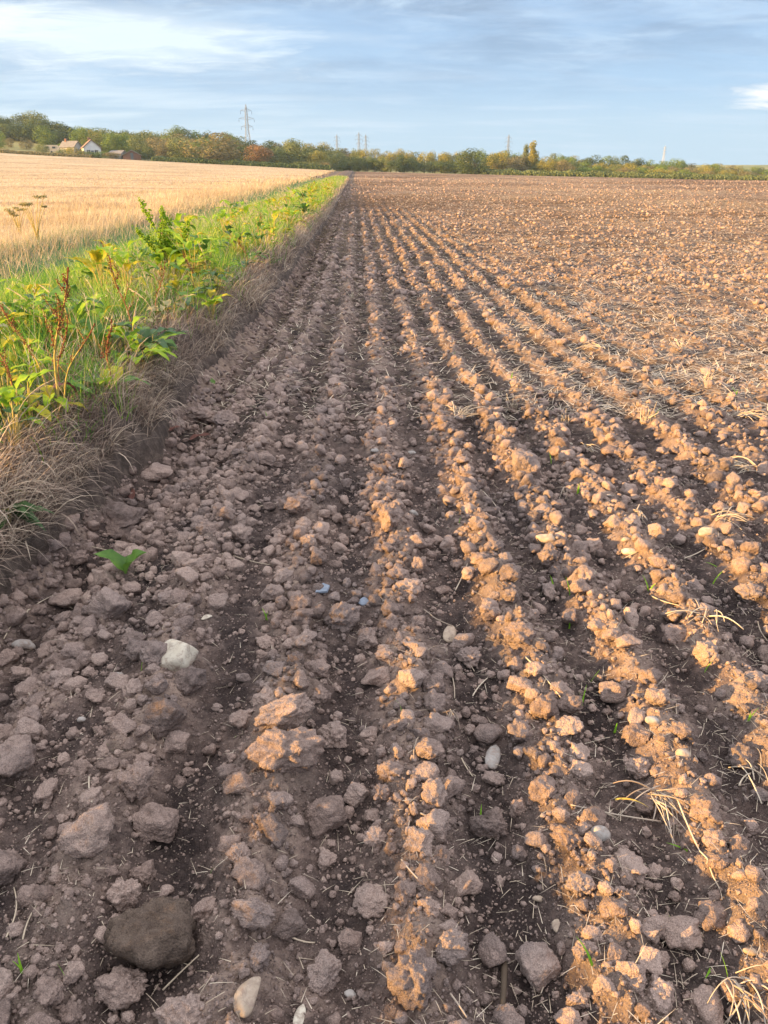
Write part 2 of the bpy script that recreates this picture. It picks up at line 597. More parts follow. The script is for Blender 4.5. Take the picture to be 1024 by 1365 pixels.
def simple_mat(name, c1, c2, scale=30, rough=0.85, bump=0.0, transl=0.0, use_tint=False, c3=None, spec=0.2, bd=0.004):
    m, nt = new_mat(name)
    p = pos_n(nt)
    n1 = noise_n(nt, p, scale, 4, 0.6)
    f = n1
    if use_tint:
        oi = N(nt, 'ShaderNodeObjectInfo')
        t = math_n(nt, 'FRACT', math_n(nt, 'ADD', attr_n(nt, 'tint'), math_n(nt, 'MULTIPLY', oi.outputs['Random'], 0.0)))
        f = math_n(nt, 'ADD', math_n(nt, 'MULTIPLY', t, 0.8), math_n(nt, 'MULTIPLY', n1, 0.2))
    if c3:
        c = ramp_n(nt, f, [(0.15, c1), (0.5, c2), (0.85, c3)])
    else:
        c = ramp_n(nt, f, [(0.3, c1), (0.7, c2)])
    return finish(m, nt, c, rough, n1 if bump else None, bump, bd, transl, spec)


def stained_stone(name, c1, c2, scale, rough, bump, bd=0.003):
    m, nt = new_mat(name)
    p = pos_n(nt)
    c = ramp_n(nt, noise_n(nt, p, scale, 5, 0.65), [(0.35, c1), (0.65, c2)])
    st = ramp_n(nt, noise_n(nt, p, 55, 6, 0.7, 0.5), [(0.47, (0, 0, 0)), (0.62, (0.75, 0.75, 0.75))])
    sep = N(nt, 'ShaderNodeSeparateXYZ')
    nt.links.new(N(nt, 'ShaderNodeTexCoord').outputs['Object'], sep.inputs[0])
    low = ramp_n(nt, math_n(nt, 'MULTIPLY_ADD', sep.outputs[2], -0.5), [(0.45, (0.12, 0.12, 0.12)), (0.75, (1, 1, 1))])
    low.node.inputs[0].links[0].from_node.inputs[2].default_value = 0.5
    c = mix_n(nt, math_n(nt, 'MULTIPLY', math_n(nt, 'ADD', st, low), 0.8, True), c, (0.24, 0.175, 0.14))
    return finish(m, nt, c, rough, grain_bump(nt, p), 0.35, 0.004)


M = {}
M['soil'] = soil_material()
M['clod'] = clod_material()
M['big_clod'] = clod_material('damp_clod', ((0.12, 0.092, 0.075), (0.185, 0.145, 0.118), (0.30, 0.235, 0.19)))
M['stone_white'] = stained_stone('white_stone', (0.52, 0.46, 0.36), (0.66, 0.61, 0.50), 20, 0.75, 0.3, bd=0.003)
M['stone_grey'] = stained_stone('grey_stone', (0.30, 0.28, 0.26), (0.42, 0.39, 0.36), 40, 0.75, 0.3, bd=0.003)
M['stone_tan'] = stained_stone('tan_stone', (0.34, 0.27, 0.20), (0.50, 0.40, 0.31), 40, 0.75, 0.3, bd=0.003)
M['slate'] = simple_mat('blue_grey_chip', (0.16, 0.19, 0.24), (0.25, 0.29, 0.35), 60, 0.5)
M['grass'] = simple_mat('green_grass', (0.07, 0.22, 0.045), (0.23, 0.43, 0.045), 3, 0.6, 0, 0.42, True, (0.62, 0.62, 0.15))
M['grass_dull'] = simple_mat('dull_grass', (0.07, 0.20, 0.10), (0.14, 0.31, 0.13), 3, 0.7, 0, 0.35, True, (0.36, 0.36, 0.20))  # bluish tone puts the shade of the dip into the colour
M['hay'] = simple_mat('withered_grass', (0.17, 0.12, 0.095), (0.42, 0.32, 0.25), 3, 0.8, 0, 0.25, True, (0.70, 0.58, 0.44))
M['wheat'] = simple_mat('ripe_straw', (0.34, 0.26, 0.165), (0.49, 0.395, 0.26), 3, 0.8, 0, 0.30, True, (0.72, 0.61, 0.43))
M['straw'] = simple_mat('pale_straw', (0.38, 0.31, 0.24), (0.56, 0.46, 0.34), 25, 0.7, 0, 0.1, True, (0.66, 0.57, 0.45))
M['root'] = simple_mat('stubble_root', (0.24, 0.18, 0.14), (0.44, 0.36, 0.28), 25, 0.8, 0, 0.0, True, (0.52, 0.44, 0.36))
M['leaf_green'] = simple_mat('dock_leaf', (0.06, 0.15, 0.025), (0.16, 0.30, 0.04), 14, 0.5, 0.2, 0.35, spec=0.35)
M['leaf_dark'] = simple_mat('dark_leaf', (0.045, 0.10, 0.035), (0.09, 0.17, 0.05), 14, 0.5, 0.2, 0.25, spec=0.35)
M['leaf_yellow'] = simple_mat('yellow_leaf', (0.34, 0.36, 0.03), (0.62, 0.50, 0.04), 30, 0.6, 0.2, 0.4)
M['leaf_lime'] = simple_mat('lime_leaf', (0.20, 0.40, 0.03), (0.45, 0.58, 0.04), 24, 0.5, 0.2, 0.45)
M['leaf_pale'] = simple_mat('withered_leaf', (0.30, 0.28, 0.12), (0.46, 0.40, 0.20), 24, 0.7, 0.3, 0.25)
M['leaf_red'] = simple_mat('dead_leaf', (0.13, 0.055, 0.045), (0.22, 0.11, 0.085), 24, 0.7, 0.3, 0.2)
M['rust'] = simple_mat('rust_seeds', (0.14, 0.045, 0.022), (0.30, 0.105, 0.045), 90, 0.8, 0.3, 0.15)
M['stem'] = simple_mat('dock_stem', (0.30, 0.25, 0.07), (0.50, 0.38, 0.12), 30, 0.6)
M['stem_red'] = simple_mat('reddish_stem', (0.24, 0.11, 0.05), (0.36, 0.20, 0.09), 30, 0.6)
M['sprout'] = simple_mat('young_blade', (0.16, 0.42, 0.03), (0.34, 0.62, 0.05), 30, 0.45, 0, 0.5)
M['gold_blade'] = simple_mat('golden_blade', (0.55, 0.38, 0.07), (0.80, 0.58, 0.16), 30, 0.6, 0, 0.4)
M['bark'] = simple_mat('bark', (0.07, 0.05, 0.035), (0.13, 0.10, 0.07), 3, 0.9)


def verge_ground_mat():
    m, nt = new_mat('verge_soil')
    p = pos_n(nt)
    n = noise_n(nt, p, 14, 6, 0.7)
    c = ramp_n(nt, n, [(0.3, (0.055, 0.042, 0.035)), (0.5, (0.12, 0.090, 0.074)), (0.72, (0.23, 0.175, 0.14))])
    finish(m, nt, c, 0.95, grain_bump(nt, p), 1.0, 0.012)
    return m


def wheat_ground_mat():
    m, nt = new_mat('stubble_ground')
    p = pos_n(nt)
    mp = N(nt, 'ShaderNodeMapping')
    mp.inputs['Scale'].default_value = (1, 0.35, 1)
    nt.links.new(p, mp.inputs[0])
    n = noise_n(nt, mp.outputs[0], 3, 6, 0.7)
    n2 = noise_n(nt, p, 0.09, 3, 0.5)
    f = math_n(nt, 'ADD', math_n(nt, 'MULTIPLY', n, 0.75), math_n(nt, 'MULTIPLY', n2, 0.3))
    c = ramp_n(nt, f, [(0.40, (0.27, 0.19, 0.11)), (0.52, (0.44, 0.335, 0.205)), (0.66, (0.60, 0.49, 0.32))])
    # tramlines: parallel strips crushed by tractor wheels
    sep = N(nt, 'ShaderNodeSeparateXYZ')
    nt.links.new(p, sep.inputs[0])
    q = math_n(nt, 'ADD', math_n(nt, 'MULTIPLY', sep.outputs[0], 0.22), sep.outputs[1])
    q = math_n(nt, 'ADD', q, math_n(nt, 'MULTIPLY', noise_n(nt, p, 0.03, 2, 0.5), 6))
    w = math_n(nt, 'ABSOLUTE', math_n(nt, 'SUBTRACT', math_n(nt, 'FRACT', math_n(nt, 'DIVIDE', q, 24.0)), 0.5))
    tl = ramp_n(nt, w, [(0.0, (1, 1, 1)), (0.035, (0.7, 0.7, 0.7)), (0.06, (0, 0, 0))])
    c = mix_n(nt, math_n(nt, 'MULTIPLY', tl, 0.7), c, (0.24, 0.15, 0.10))
    finish(m, nt, c, 0.9, n, 0.9, 0.12)
    return m


def country_mat():
    m, nt = new_mat('distant_fields')
    p = pos_n(nt)
    n = noise_n(nt, p, 0.02, 4, 0.55)
    n2 = noise_n(nt, p, 0.6, 4, 0.6)
    c = ramp_n(nt, n, [(0.35, (0.10, 0.14, 0.05)), (0.5, (0.22, 0.22, 0.08)), (0.65, (0.33, 0.27, 0.13))])
    c = mix_n(nt, math_n(nt, 'MULTIPLY', n2, 0.5), c, (0.14, 0.15, 0.06))
    finish(m, nt, c, 0.95)
    return m


# ---------------------------------------------------------------- ground sheets
def rows(k_near, y0, y1, k_far=None):
    ys, y = [y0], y0
    k_far = k_far or k_near
    while y < y1:
        k = k_near + (k_far - k_near) * min(1, max(0, (y - 3) / 40))
        y += k * (max(y, 0.7) + 1.1)
        ys.append(y)
    return np.array(ys)


def grid_faces(nr, nc, flip=False):
    i = np.arange(nr - 1)[:, None] * nc + np.arange(nc - 1)[None, :]
    q = np.stack([i, i + 1, i + nc + 1, i + nc], -1).reshape(-1, 4)
    return q[:, ::-1] if flip else q


FIELD_END = 268.0


def build_ground():
    ys = rows(0.0019, -0.3, FIELD_END, 0.0052)
    nc = 940
    t = np.linspace(0, 1, nc)
    t = 0.72 * t + 0.28 * t ** 2.2
    Y = np.repeat(ys[:, None], nc, 1)
    E = edge_x(ys)
    W = 2.7 + 0.78 * np.maximum(ys, 0)
    X = E[:, None] + t[None, :] * W[:, None]
    sp = np.maximum(np.gradient(ys)[:, None] * 0.8, np.gradient(t)[None, :] * W[:, None])
    H, dry = soil_h(X.ravel(), Y.ravel(), sp.ravel())
    v = np.stack([X.ravel(), Y.ravel(), H], -1)
    o = link('ploughed_field', mesh_np('ploughed_field', v, grid_faces(len(ys), nc), M['soil'], True, {'dry': dry}))
    tag(o, 'tilled brown seedbed with long ridges running to the trees', kind='structure')
    # grass verge ground
    ys = rows(0.0042, -1.5, FIELD_END, 0.012)
    nc = 260
    t = np.linspace(0, 1, nc) ** 1.9
    Y = np.repeat(ys[:, None], nc, 1)
    X = (edge_x(ys)[:, None] + 0.16) * (1 - t)[None, :] + wheat_x(ys)[:, None] * t[None, :]
    v = np.stack([X.ravel(), Y.ravel(), verge_h(X.ravel(), Y.ravel())], -1)
    o = link('verge_ground', mesh_np('verge_ground', v, grid_faces(len(ys), nc, True), verge_ground_mat(), True))
    tag(o, 'earth bank of the field margin under the grass', kind='structure')
    # stubble ground
    ys = rows(0.012, -6.0, FIELD_END)
    nc = 240
    t = np.linspace(0, 1, nc) ** 1.4
    Y = np.repeat(ys[:, None], nc, 1)
    X = (wheat_x(ys)[:, None] + 0.1) - t[None, :] * (14 + 0.85 * np.maximum(ys, 0))[:, None]
    v = np.stack([X.ravel(), Y.ravel(), wheat_h(X.ravel(), Y.ravel())], -1)
    o = link('stubble_field', mesh_np('stubble_field', v, grid_faces(len(ys), nc, True), wheat_ground_mat(), True))
    tag(o, 'golden stubble field rising gently to the left', kind='structure')
    # everything beyond, to the horizon
    r = np.concatenate([np.linspace(0, 240, 13), np.geomspace(250, 5000, 60)])
    a = np.linspace(0, 2 * math.pi, 145)
    X = r[:, None] * np.sin(a)[None, :]
    Y = r[:, None] * np.cos(a)[None, :]
    Z = macro(X.ravel(), Y.ravel()) - 1.2 * (1 - sstep(Y.ravel(), FIELD_END - 30, FIELD_END + 2)) - 0.12
    v = np.stack([X.ravel(), Y.ravel(), Z], -1)
    o = link('ground', mesh_np('ground', v, grid_faces(len(r), len(a), True), country_mat(), True))
    tag(o, 'farmland reaching to the horizon', kind='structure')


build_ground()


# ---------------------------------------------------------------- clods
def ico(sub):
    import bmesh
    bm = bmesh.new()
    bmesh.ops.create_icosphere(bm, subdivisions=sub, radius=1.0)
    v = np.array([x.co[:] for x in bm.verts])
    f = np.array([[w.index for w in x.verts] for x in bm.faces])
    bm.free()
    return v, f


ICO = {k: ico(k) for k in (1, 2, 3, 4, 5)}


def clod_shape(seed, sub, kind='clod'):
    v, f = ICO[sub]
    r = np.random.default_rng(seed)
    K = 13
    n = r.normal(size=(K, 3)); n /= np.linalg.norm(n, axis=1)[:, None]
    p = r.uniform(0.72, 1.05, K)
    if kind == 'slab':
        n = n[:10]; p = r.uniform(0.50, 1.0, 10)
    if kind == 'facet':
        n = n[:9]; p = r.uniform(0.55, 1.0, 9)
        k, a1, a2, a3 = 14, 0.03, 0.012, 0.0
    elif kind == 'lump':
        k, a1, a2, a3 = 14, 0.42, 0.34, 0.0
    elif kind == 'stone':
        k, a1, a2, a3 = 4, 0.10, 0.02, 0.0
    elif kind == 'slab':
        k, a1, a2, a3 = 18, 0.15, 0.09, 0.05
    else:
        k, a1, a2, a3 = 16, 0.26, 0.17, 0.10
    q = np.maximum(v @ n.T, 0) / p
    rad = (np.sum(q ** k, 1) + 0.3) ** (-1 / k)
    off = r.uniform(0, 50, 3)
    rad = rad * (1 + a1 * pn3(v * 1.7 + off, 1) + a2 * pn3(v * 4.1 + off, 2))
    if sub >= 3:
        rad = rad * (1 + a3 * pn3(v * 9 + off, 3))
        if kind == 'clod':
            # crumbs stuck to the surface
            c = r.normal(size=(26, 3)); c /= np.linalg.norm(c, axis=1)[:, None]
            rr = r.uniform(0.12, 0.34, 26)
            for ci, ri in zip(c, rr):
                d2 = np.sum((v - ci) ** 2, 1) / (ri * ri)
                rad = rad + np.where(d2 < 1, ri * 0.30 * np.sqrt(np.clip(1 - d2, 0, 1)), 0)
    if sub >= 4:
        rad = rad * (1 + 0.034 * pn3(v * 20 + off, 4) + 0.020 * pn3(v * 40 + off, 5)) if kind in ('clod', 'slab') else rad
    w = v * rad[:, None]
    w = w / (np.abs(w).max(0))[None, :]
    return w, f


def rand_rots(n, r, tilt=0.5):
    yaw = r.uniform(0, 2 * math.pi, n)
    a, b = r.normal(0, tilt, n), r.normal(0, tilt, n)
    cy, sy, ca, sa, cb, sb = np.cos(yaw), np.sin(yaw), np.cos(a), np.sin(a), np.cos(b), np.sin(b)
    R = np.zeros((n, 3, 3))
    Rz = np.zeros((n, 3, 3)); Rz[:, 0, 0] = cy; Rz[:, 0, 1] = -sy; Rz[:, 1, 0] = sy; Rz[:, 1, 1] = cy; Rz[:, 2, 2] = 1
    Rx = np.zeros((n, 3, 3)); Rx[:, 0, 0] = 1; Rx[:, 1, 1] = ca; Rx[:, 1, 2] = -sa; Rx[:, 2, 1] = sa; Rx[:, 2, 2] = ca
    Ry = np.zeros((n, 3, 3)); Ry[:, 1, 1] = 1; Ry[:, 0, 0] = cb; Ry[:, 0, 2] = sb; Ry[:, 2, 0] = -sb; Ry[:, 2, 2] = cb
    return Rz @ Rx @ Ry


def scatter_mesh(protos, pos, scl, rot, tints, which):
    V, Fc, A, n = [], [], [], 0
    for k, (pv, pf) in enumerate(protos):
        idx = np.nonzero(which == k)[0]
        if not len(idx): continue
        w = pv[None] * scl[idx][:, None, :]
        w = np.einsum('nij,nvj->nvi', rot[idx], w) + pos[idx][:, None, :]
        V.append(w.reshape(-1, 3))
        ff = pf[None] + (np.arange(len(idx)) * len(pv))[:, None, None] + n
        Fc.append(ff.reshape(-1, pf.shape[1]))
        A.append(np.repeat(tints[idx], len(pv)))
        n += len(idx) * len(pv)
    return np.concatenate(V), np.concatenate(Fc), np.concatenate(A)


LAND = []          # (short name, X, Y) of things worth naming others by


# heroes: px, py, width px, height px, proto kind, label
HERO = [
    (205, 1245, 120, 114, 'slab', 'large dark grey-brown slab of earth, broadest clod in the lower left', 'the large dark slab'),
    (378, 1000, 102, 62, 'clod', 'broad flat-topped sunlit clod, widest on the second ridge from the left', 'the broad flat-topped clod'),
    (375, 955, 84, 36, 'clod', 'long arched sunlit clod just behind the broad flat-topped clod', None),
    (225, 955, 58, 66, 'slab', 'wedge-shaped clod with one sunlit face below the white stone', 'the sunlit wedge clod'),
    (185, 1030, 46, 78, 'clod', 'tall narrow ridged clod left of the wedge clod, lit at the edge', None),
    (125, 1102, 78, 62, 'slab', 'long tilted angular clod like a loaf in the lower left', 'the loaf-shaped clod'),
    (208, 1096, 54, 52, 'slab', 'squarish flat-faced clod right of the loaf-shaped clod', 'the squarish clod'),
    (6, 1152, 60, 84, 'slab', 'pale grey block of earth cut by the left edge of the photo', None),
    (18, 1005, 62, 84, 'slab', 'big sloping grey clod at the left edge beside the ditch', 'the big sloping clod'),
    (163, 1310, 66, 62, 'clod', 'rounded clod touching the front of the large dark slab', None),
    (248, 1352, 78, 66, 'clod', 'big rounded sunlit clod at the bottom edge below the dark slab', 'the big rounded bottom clod'),
    (193, 1164, 34, 38, 'clod', 'small knobbly clod between the squarish clod and the dark slab', None),
    (165, 1192, 44, 42, 'clod', 'egg-shaped clod resting behind the large dark slab', None),
    (256, 908, 46, 42, 'slab', 'blocky clod directly in front of the white wedge stone', 'the blocky clod'),
    (238, 990, 34, 34, 'slab', 'small angular clod leaning under the sunlit wedge clod', None),
    (460, 818, 44, 58, 'clod', 'elongated sunlit clod lying just below the blue-grey chip', 'the elongated sunlit clod'),
    (490, 850, 28, 28, 'clod', 'round clod touching the lower end of the elongated sunlit clod', None),
    (513, 875, 25, 22, 'clod', 'small smooth round clod right of the elongated sunlit clod', None),
    (436, 1085, 54, 52, 'slab', 'chunky clod with a sunlit left corner on the furrow side of the ridge', 'the sunlit-corner clod'),
    (478, 1056, 34, 46, 'slab', 'upright tooth-shaped clod with a glowing tip in the furrow', 'the tooth-shaped clod'),
    (507, 1055, 24, 30, 'clod', 'small grey clod right of the tooth-shaped clod', None),
    (434, 1292, 46, 58, 'clod', 'tall shaded knobbly clod low in the middle furrow', 'the knobbly furrow clod'),
    (466, 1250, 30, 50, 'slab', 'narrow shaded clod standing in the middle furrow', None),
    (446, 976, 38, 42, 'clod', 'grey five-sided clod right of the broad flat-topped clod', None),
    (427, 925, 26, 36, 'clod', 'upright sunlit clod above the broad flat-topped clod', None),
    (338, 1215, 60, 44, 'clod', 'wide rough clod on the ridge above the bottom edge', 'the wide rough clod'),
    (319, 1132, 32, 58, 'clod', 'tall narrow sunlit clod standing on the left ridge', 'the tall narrow clod'),
    (655, 1098, 56, 42, 'clod', 'crusty shaded clod alone in the right furrow', 'the crusty furrow clod'),
    (553, 1296, 66, 92, 'clod', 'tallest craggy clod on the middle ridge near the bottom edge', 'the craggy ridge clod'),
    (600, 1262, 54, 50, 'clod', 'grey lumpy clod right of the craggy ridge clod', None),
    (537, 1188, 36, 38, 'clod', 'sunlit lump in the cluster on the middle ridge, left one', None),
    (586, 1138, 28, 28, 'clod', 'small clod with a bright orange face on the middle ridge', None),
    (560, 1122, 40, 36, 'clod', 'domed clod just behind the small orange-faced clod', None),
    (572, 1208, 32, 32, 'clod', 'cube-like clod in the middle of the ridge cluster', None),
    (716, 1282, 56, 64, 'slab', 'large smooth pear-shaped clod with a lit top in the lower right', 'the pear-shaped clod'),
    (838, 1298, 42, 42, 'slab', 'clod with one glowing orange facet on the right ridge near the bottom', None),
    (776, 1266, 34, 30, 'clod', 'small rounded clod right of the pear-shaped clod', None),
    (880, 1322, 42, 60, 'clod', 'long clod with an orange streak at the bottom of the right ridge', None),
    (818, 1210, 36, 30, 'slab', 'clod with an orange upper corner on the right ridge', None),
    (770, 1176, 40, 30, 'clod', 'orange-topped clod on the right ridge behind the corner-lit clod', None),
    (755, 1112, 34, 40, 'clod', 'sunlit-sided clod on the right ridge beside the grey oval stone', None),
    (692, 850, 42, 44, 'clod', 'mossy yellowish clod standing on the ridge right of centre', 'the mossy yellowish clod'),
    (625, 876, 34, 30, 'clod', 'round clod with an orange patch in the furrow left of the mossy clod', None),
    (732, 742, 34, 38, 'clod', 'sunlit clod just below the pale tan stone', None),
    (700, 620, 36, 34, 'slab', 'angular block with a lit left side in the furrow right of centre', 'the angular lit block'),
    (712, 692, 20, 22, 'clod', 'round clod behind the pale tan stone', None),
    (938, 880, 34, 36, 'clod', 'bright orange rounded clod with a seedling at its side', 'the bright orange clod'),
    (990, 1000, 46, 40, 'clod', 'large rounded clod at the right edge on the outer ridge', None),
    (940, 1080, 42, 34, 'clod', 'clod with a split orange top right of the stubble roots', None),
    (955, 1153, 28, 22, 'clod', 'smooth flat clod under the long straw on the right', None),
    (680, 766, 28, 26, 'slab', 'grey faceted clod left of the sunlit tan-stone clod', None),
    (519, 700, 36, 36, 'clod', 'sunlit rounded clod on the middle ridge in mid distance', 'the mid-ridge rounded clod'),
    (476, 695, 24, 24, 'clod', 'grey clod in the furrow left of the mid-ridge rounded clod', None),
    (396, 680, 36, 28, 'clod', 'arched clod on the left ridge in mid distance', None),
    (355, 612, 22, 32, 'slab', 'small upright block catching sun on the left ridge', None),
    (152, 808, 52, 58, 'slab', 'large ridged clod right under the curled green leaf', 'the clod under the curled leaf'),
    (100, 872, 32, 34, 'slab', 'shaded oval clod between the two pale stones on the left', None),
    (180, 855, 34, 30, 'clod', 'five-cornered shaded clod left of the white wedge stone', None),
    (208, 870, 40, 44, 'clod', 'tall shaded clod tucked behind the white wedge stone', None),
    (160, 690, 70, 40, 'slab', 'broad dark clod in the ditch under the dry grass', 'the broad ditch clod'),
    (80, 742, 54, 26, 'slab', 'long flat grey clod lying in the ditch at the left', 'the long ditch clod'),
    (208, 632, 44, 26, 'slab', 'dark clod in the ditch below the drooping leaves', None),
    (236, 558, 26, 26, 'clod', 'round dark clod in the ditch further back', None),
    (300, 560, 40, 26, 'clod', 'shaded rounded clod on the ditch bank in mid distance', None),
    (268, 552, 36, 30, 'clod', 'shaded lumpy clod beside the far ditch clod', None),
    (1000, 790, 34, 30, 'clod', 'sunlit clod on the right ridge near the edge', None),
    (850, 1020, 34, 30, 'clod', 'grey knobbly clod on top of the tangle of stubble roots', None),
    (688, 1076, 24, 24, 'clod', 'small round clod right of the crusty furrow clod', None),
    (772, 1330, 34, 26, 'clod', 'shaded lump below the pear-shaped clod', None),
    (300, 610, 26, 22, 'clod', 'pinkish clod on the ditch side of the left ridge', None),
]
# stones: px, py, w, h, material, label, short
STONES = [
    (242, 873, 64, 52, 'stone_white', 'large white wedge-shaped stone with one sunlit face', 'the white wedge stone', 25),
    (34, 856, 32, 24, 'stone_grey', 'smooth pale oval stone in the ditch at the left edge', 'the pale ditch stone', 10),
    (659, 1004, 20, 28, 'stone_grey', 'upright smooth grey egg-shaped pebble right of the middle ridge', 'the grey egg pebble', 80),
    (802, 1110, 34, 28, 'stone_grey', 'smooth round grey stone beside the golden blade', 'the round grey stone', 5),
    (1001, 1266, 23, 15, 'stone_tan', 'small flat pale oval pebble near the lower right edge', 'the flat pale pebble', 0),
    (728, 717, 28, 18, 'stone_tan', 'pale tan flat stone in the furrow right of centre', 'the pale tan stone', -15),
    (839, 738, 22, 12, 'stone_white', 'small cream oval pebble in the right furrow, nearer of a pair', 'the cream pebble', -5),
    (834, 727, 15, 9, 'stone_tan', 'small tan pebble in the right furrow, behind the cream one', None, 0),
    (944, 707, 30, 16, 'stone_tan', 'flat sunlit tan stone on the right ridge', 'the flat sunlit stone', 15),
    (552, 682, 13, 13, 'stone_grey', 'small blue-grey pebble in the furrow near the middle', None, 0),
    (601, 842, 14, 20, 'stone_tan', 'small pinkish-tan pebble at the end of a root', 'the pinkish pebble', 85),
    (912, 1003, 26, 20, 'stone_tan', 'rounded pinkish stone in the right furrow', 'the pinkish round stone', 0),
    (869, 957, 22, 20, 'stone_grey', 'dull grey rounded stone in the cluster right of centre', None, 20),
    (468, 1322, 18, 14, 'stone_grey', 'small pale rounded pebble low in the middle furrow', 'the pale furrow pebble', 0),
    (401, 1350, 11, 26, 'stone_white', 'thin upright whitish pebble at the bottom edge', None, 85),
    (330, 1322, 34, 48, 'stone_tan', 'long smooth tan stone leaning against the left ridge at the bottom', 'the leaning tan stone', 70),
    (718, 1196, 18, 12, 'stone_tan', 'small tan pebble right of the middle ridge', None, 10),
    (741, 1229, 12, 20, 'stone_tan', 'small pinkish upright pebble left of the corner-lit clod', None, 80),
    (484, 802, 18, 16, 'slate', 'dark blue-grey angular stone right of the blue chip', None, 20),
    (658, 412, 9, 7, 'stone_white', 'tiny white stone far back on the right ridges', None, 0),
    (760, 590, 9, 6, 'stone_white', 'tiny whitish stone beyond the angular lit block', None, 0),
    (812, 660, 8, 6, 'stone_grey', 'tiny grey pebble in the furrow beside the right ridge', None, 0),
    (142, 742, 10, 7, 'stone_white', 'tiny pale pebble half buried beside the ditch', None, 0),
    (110, 958, 16, 10, 'stone_grey', 'small dull pebble right of the big sloping clod', None, 0),
    (160, 898, 14, 9, 'stone_grey', 'small flat pale chip of stone left of the white wedge stone', None, 0),
    (500, 600, 14, 12, 'stone_grey', 'pale rounded pebble on the furrow edge in mid distance', None, 30),
    (549, 603, 12, 9, 'stone_grey', 'little grey pebble in the furrow beyond the blue-grey one', None, 0),
    (275, 822, 16, 7, 'stone_white', 'thin white sliver of stone above the white wedge stone', None, 20),
]

for px, py, w, h, k, lab, short in HERO:
    if short:
        X, Y, z, s = at(px, py + h * 0.2)
        LAND.append((short, X, Y))
for px, py, w, h, mt, lab, short, rz in STONES:
    if short:
        X, Y, z, s = at(px, py)
        LAND.append((short, X, Y))

PROTO = {}
for kind in ('clod', 'slab', 'stone', 'facet'):
    PROTO[kind] = []
    for i in range(8 if kind == 'clod' else 4):
        v, f = clod_shape(100 + i + {'clod': 0, 'slab': 30, 'stone': 60, 'facet': 90}[kind], 5 if kind in ('clod', 'slab') else 4, kind)
        PROTO[kind].append((v, f))
ME_CACHE = {}


def proto_mesh(kind, i, mat, sub=None):
    key = (kind, i, mat)
    if key not in ME_CACHE:
        v, f = PROTO[kind][i]
        if kind == 'mid':
            pass
        ME_CACHE[key] = mesh_np(kind, v, f, M[mat], True)
    return ME_CACHE[key]


used_xy = []
for n, (px, py, w, h, kind, lab, short) in enumerate(HERO):
    X, Y, z, s = at(px, py + h * 0.22)
    sx = w * s * 0.56
    slant = math.sin(math.atan2(CAM_H, Y))
    hh = h * s * 0.56
    sz = max(min(sx * 0.95, hh * 0.95), 0.5 * sx)
    sy = min(sx * 1.1, max(0.6 * sx, (hh - 0.3 * sz) / max(slant, 0.25)))
    me = proto_mesh(kind, (n + (3 if n in (1, 2) else 0)) % len(PROTO[kind]), 'big_clod' if n == 0 else 'clod')
    o = link('soil_clod', me)
    o.scale = (sx, sy, sz)
    o.location = (X, Y, z + sz * 0.42)
    rz = random.uniform(-0.4, 0.4) + (math.pi if random.random() < .5 else 0)
    tl = 0.16
    if n == 5: rz, tl = 0.75, 0.25
    if n == 2: rz = 0.35
    if n == 15: rz = -0.7
    o.rotation_euler = (random.uniform(-tl, tl), random.uniform(-tl, tl), rz)
    tag(o, lab, 'clod', 'clods of soil on the seedbed')
    used_xy.append((X, Y, max(sx, sy)))
for n, (px, py, w, h, mt, lab, short, rz) in enumerate(STONES):
    X, Y, z, s = at(px, py + h * 0.2)
    o = link('stone', proto_mesh('facet' if n in (0, 5, 8, 15, 18, 27) else 'stone', n % 4, mt))
    a, b = w * s * 0.5, h * s * 0.5
    L, S = (a, b) if abs(rz) < 45 else (b, a)
    slant = math.sin(math.atan2(CAM_H, Y))
    if abs(rz) >= 45:
        L = L / max(slant, 0.5)
    sz = S * 0.75
    o.scale = (L, max(S, 0.6 * L), sz)
    o.location = (X, Y, z + sz * 0.32)
    o.rotation_euler = (0.1, -0.1, math.radians(rz))
    tag(o, lab, 'stone', 'stones lying on the seedbed')
    used_xy.append((X, Y, L))
UX = np.array(used_xy)


def free_of_heroes(X, Y, r):
    ok = np.ones(len(X), bool)
    for hx, hy, hr in UX:
        ok &= (X - hx) ** 2 + (Y - hy) ** 2 > (hr * 0.85 + r * 0.7) ** 2
    return ok


def sample_zone(n, y0, y1, r, margin=0.5, left=True, pw=1.0):
    u = r.uniform(0, 1, n)
    if pw == 1.0:
        Y = np.sqrt(y0 * y0 + u * (y1 * y1 - y0 * y0))
    else:
        Y = np.exp(np.log(y0) + u * (np.log(y1) - np.log(y0)))
    lo = np.maximum(edge_x(Y) + 0.06, -0.62 * Y - margin)
    hi = 0.62 * Y + margin
    X = lo + r.uniform(0, 1, n) * (hi - lo)
    return X, Y


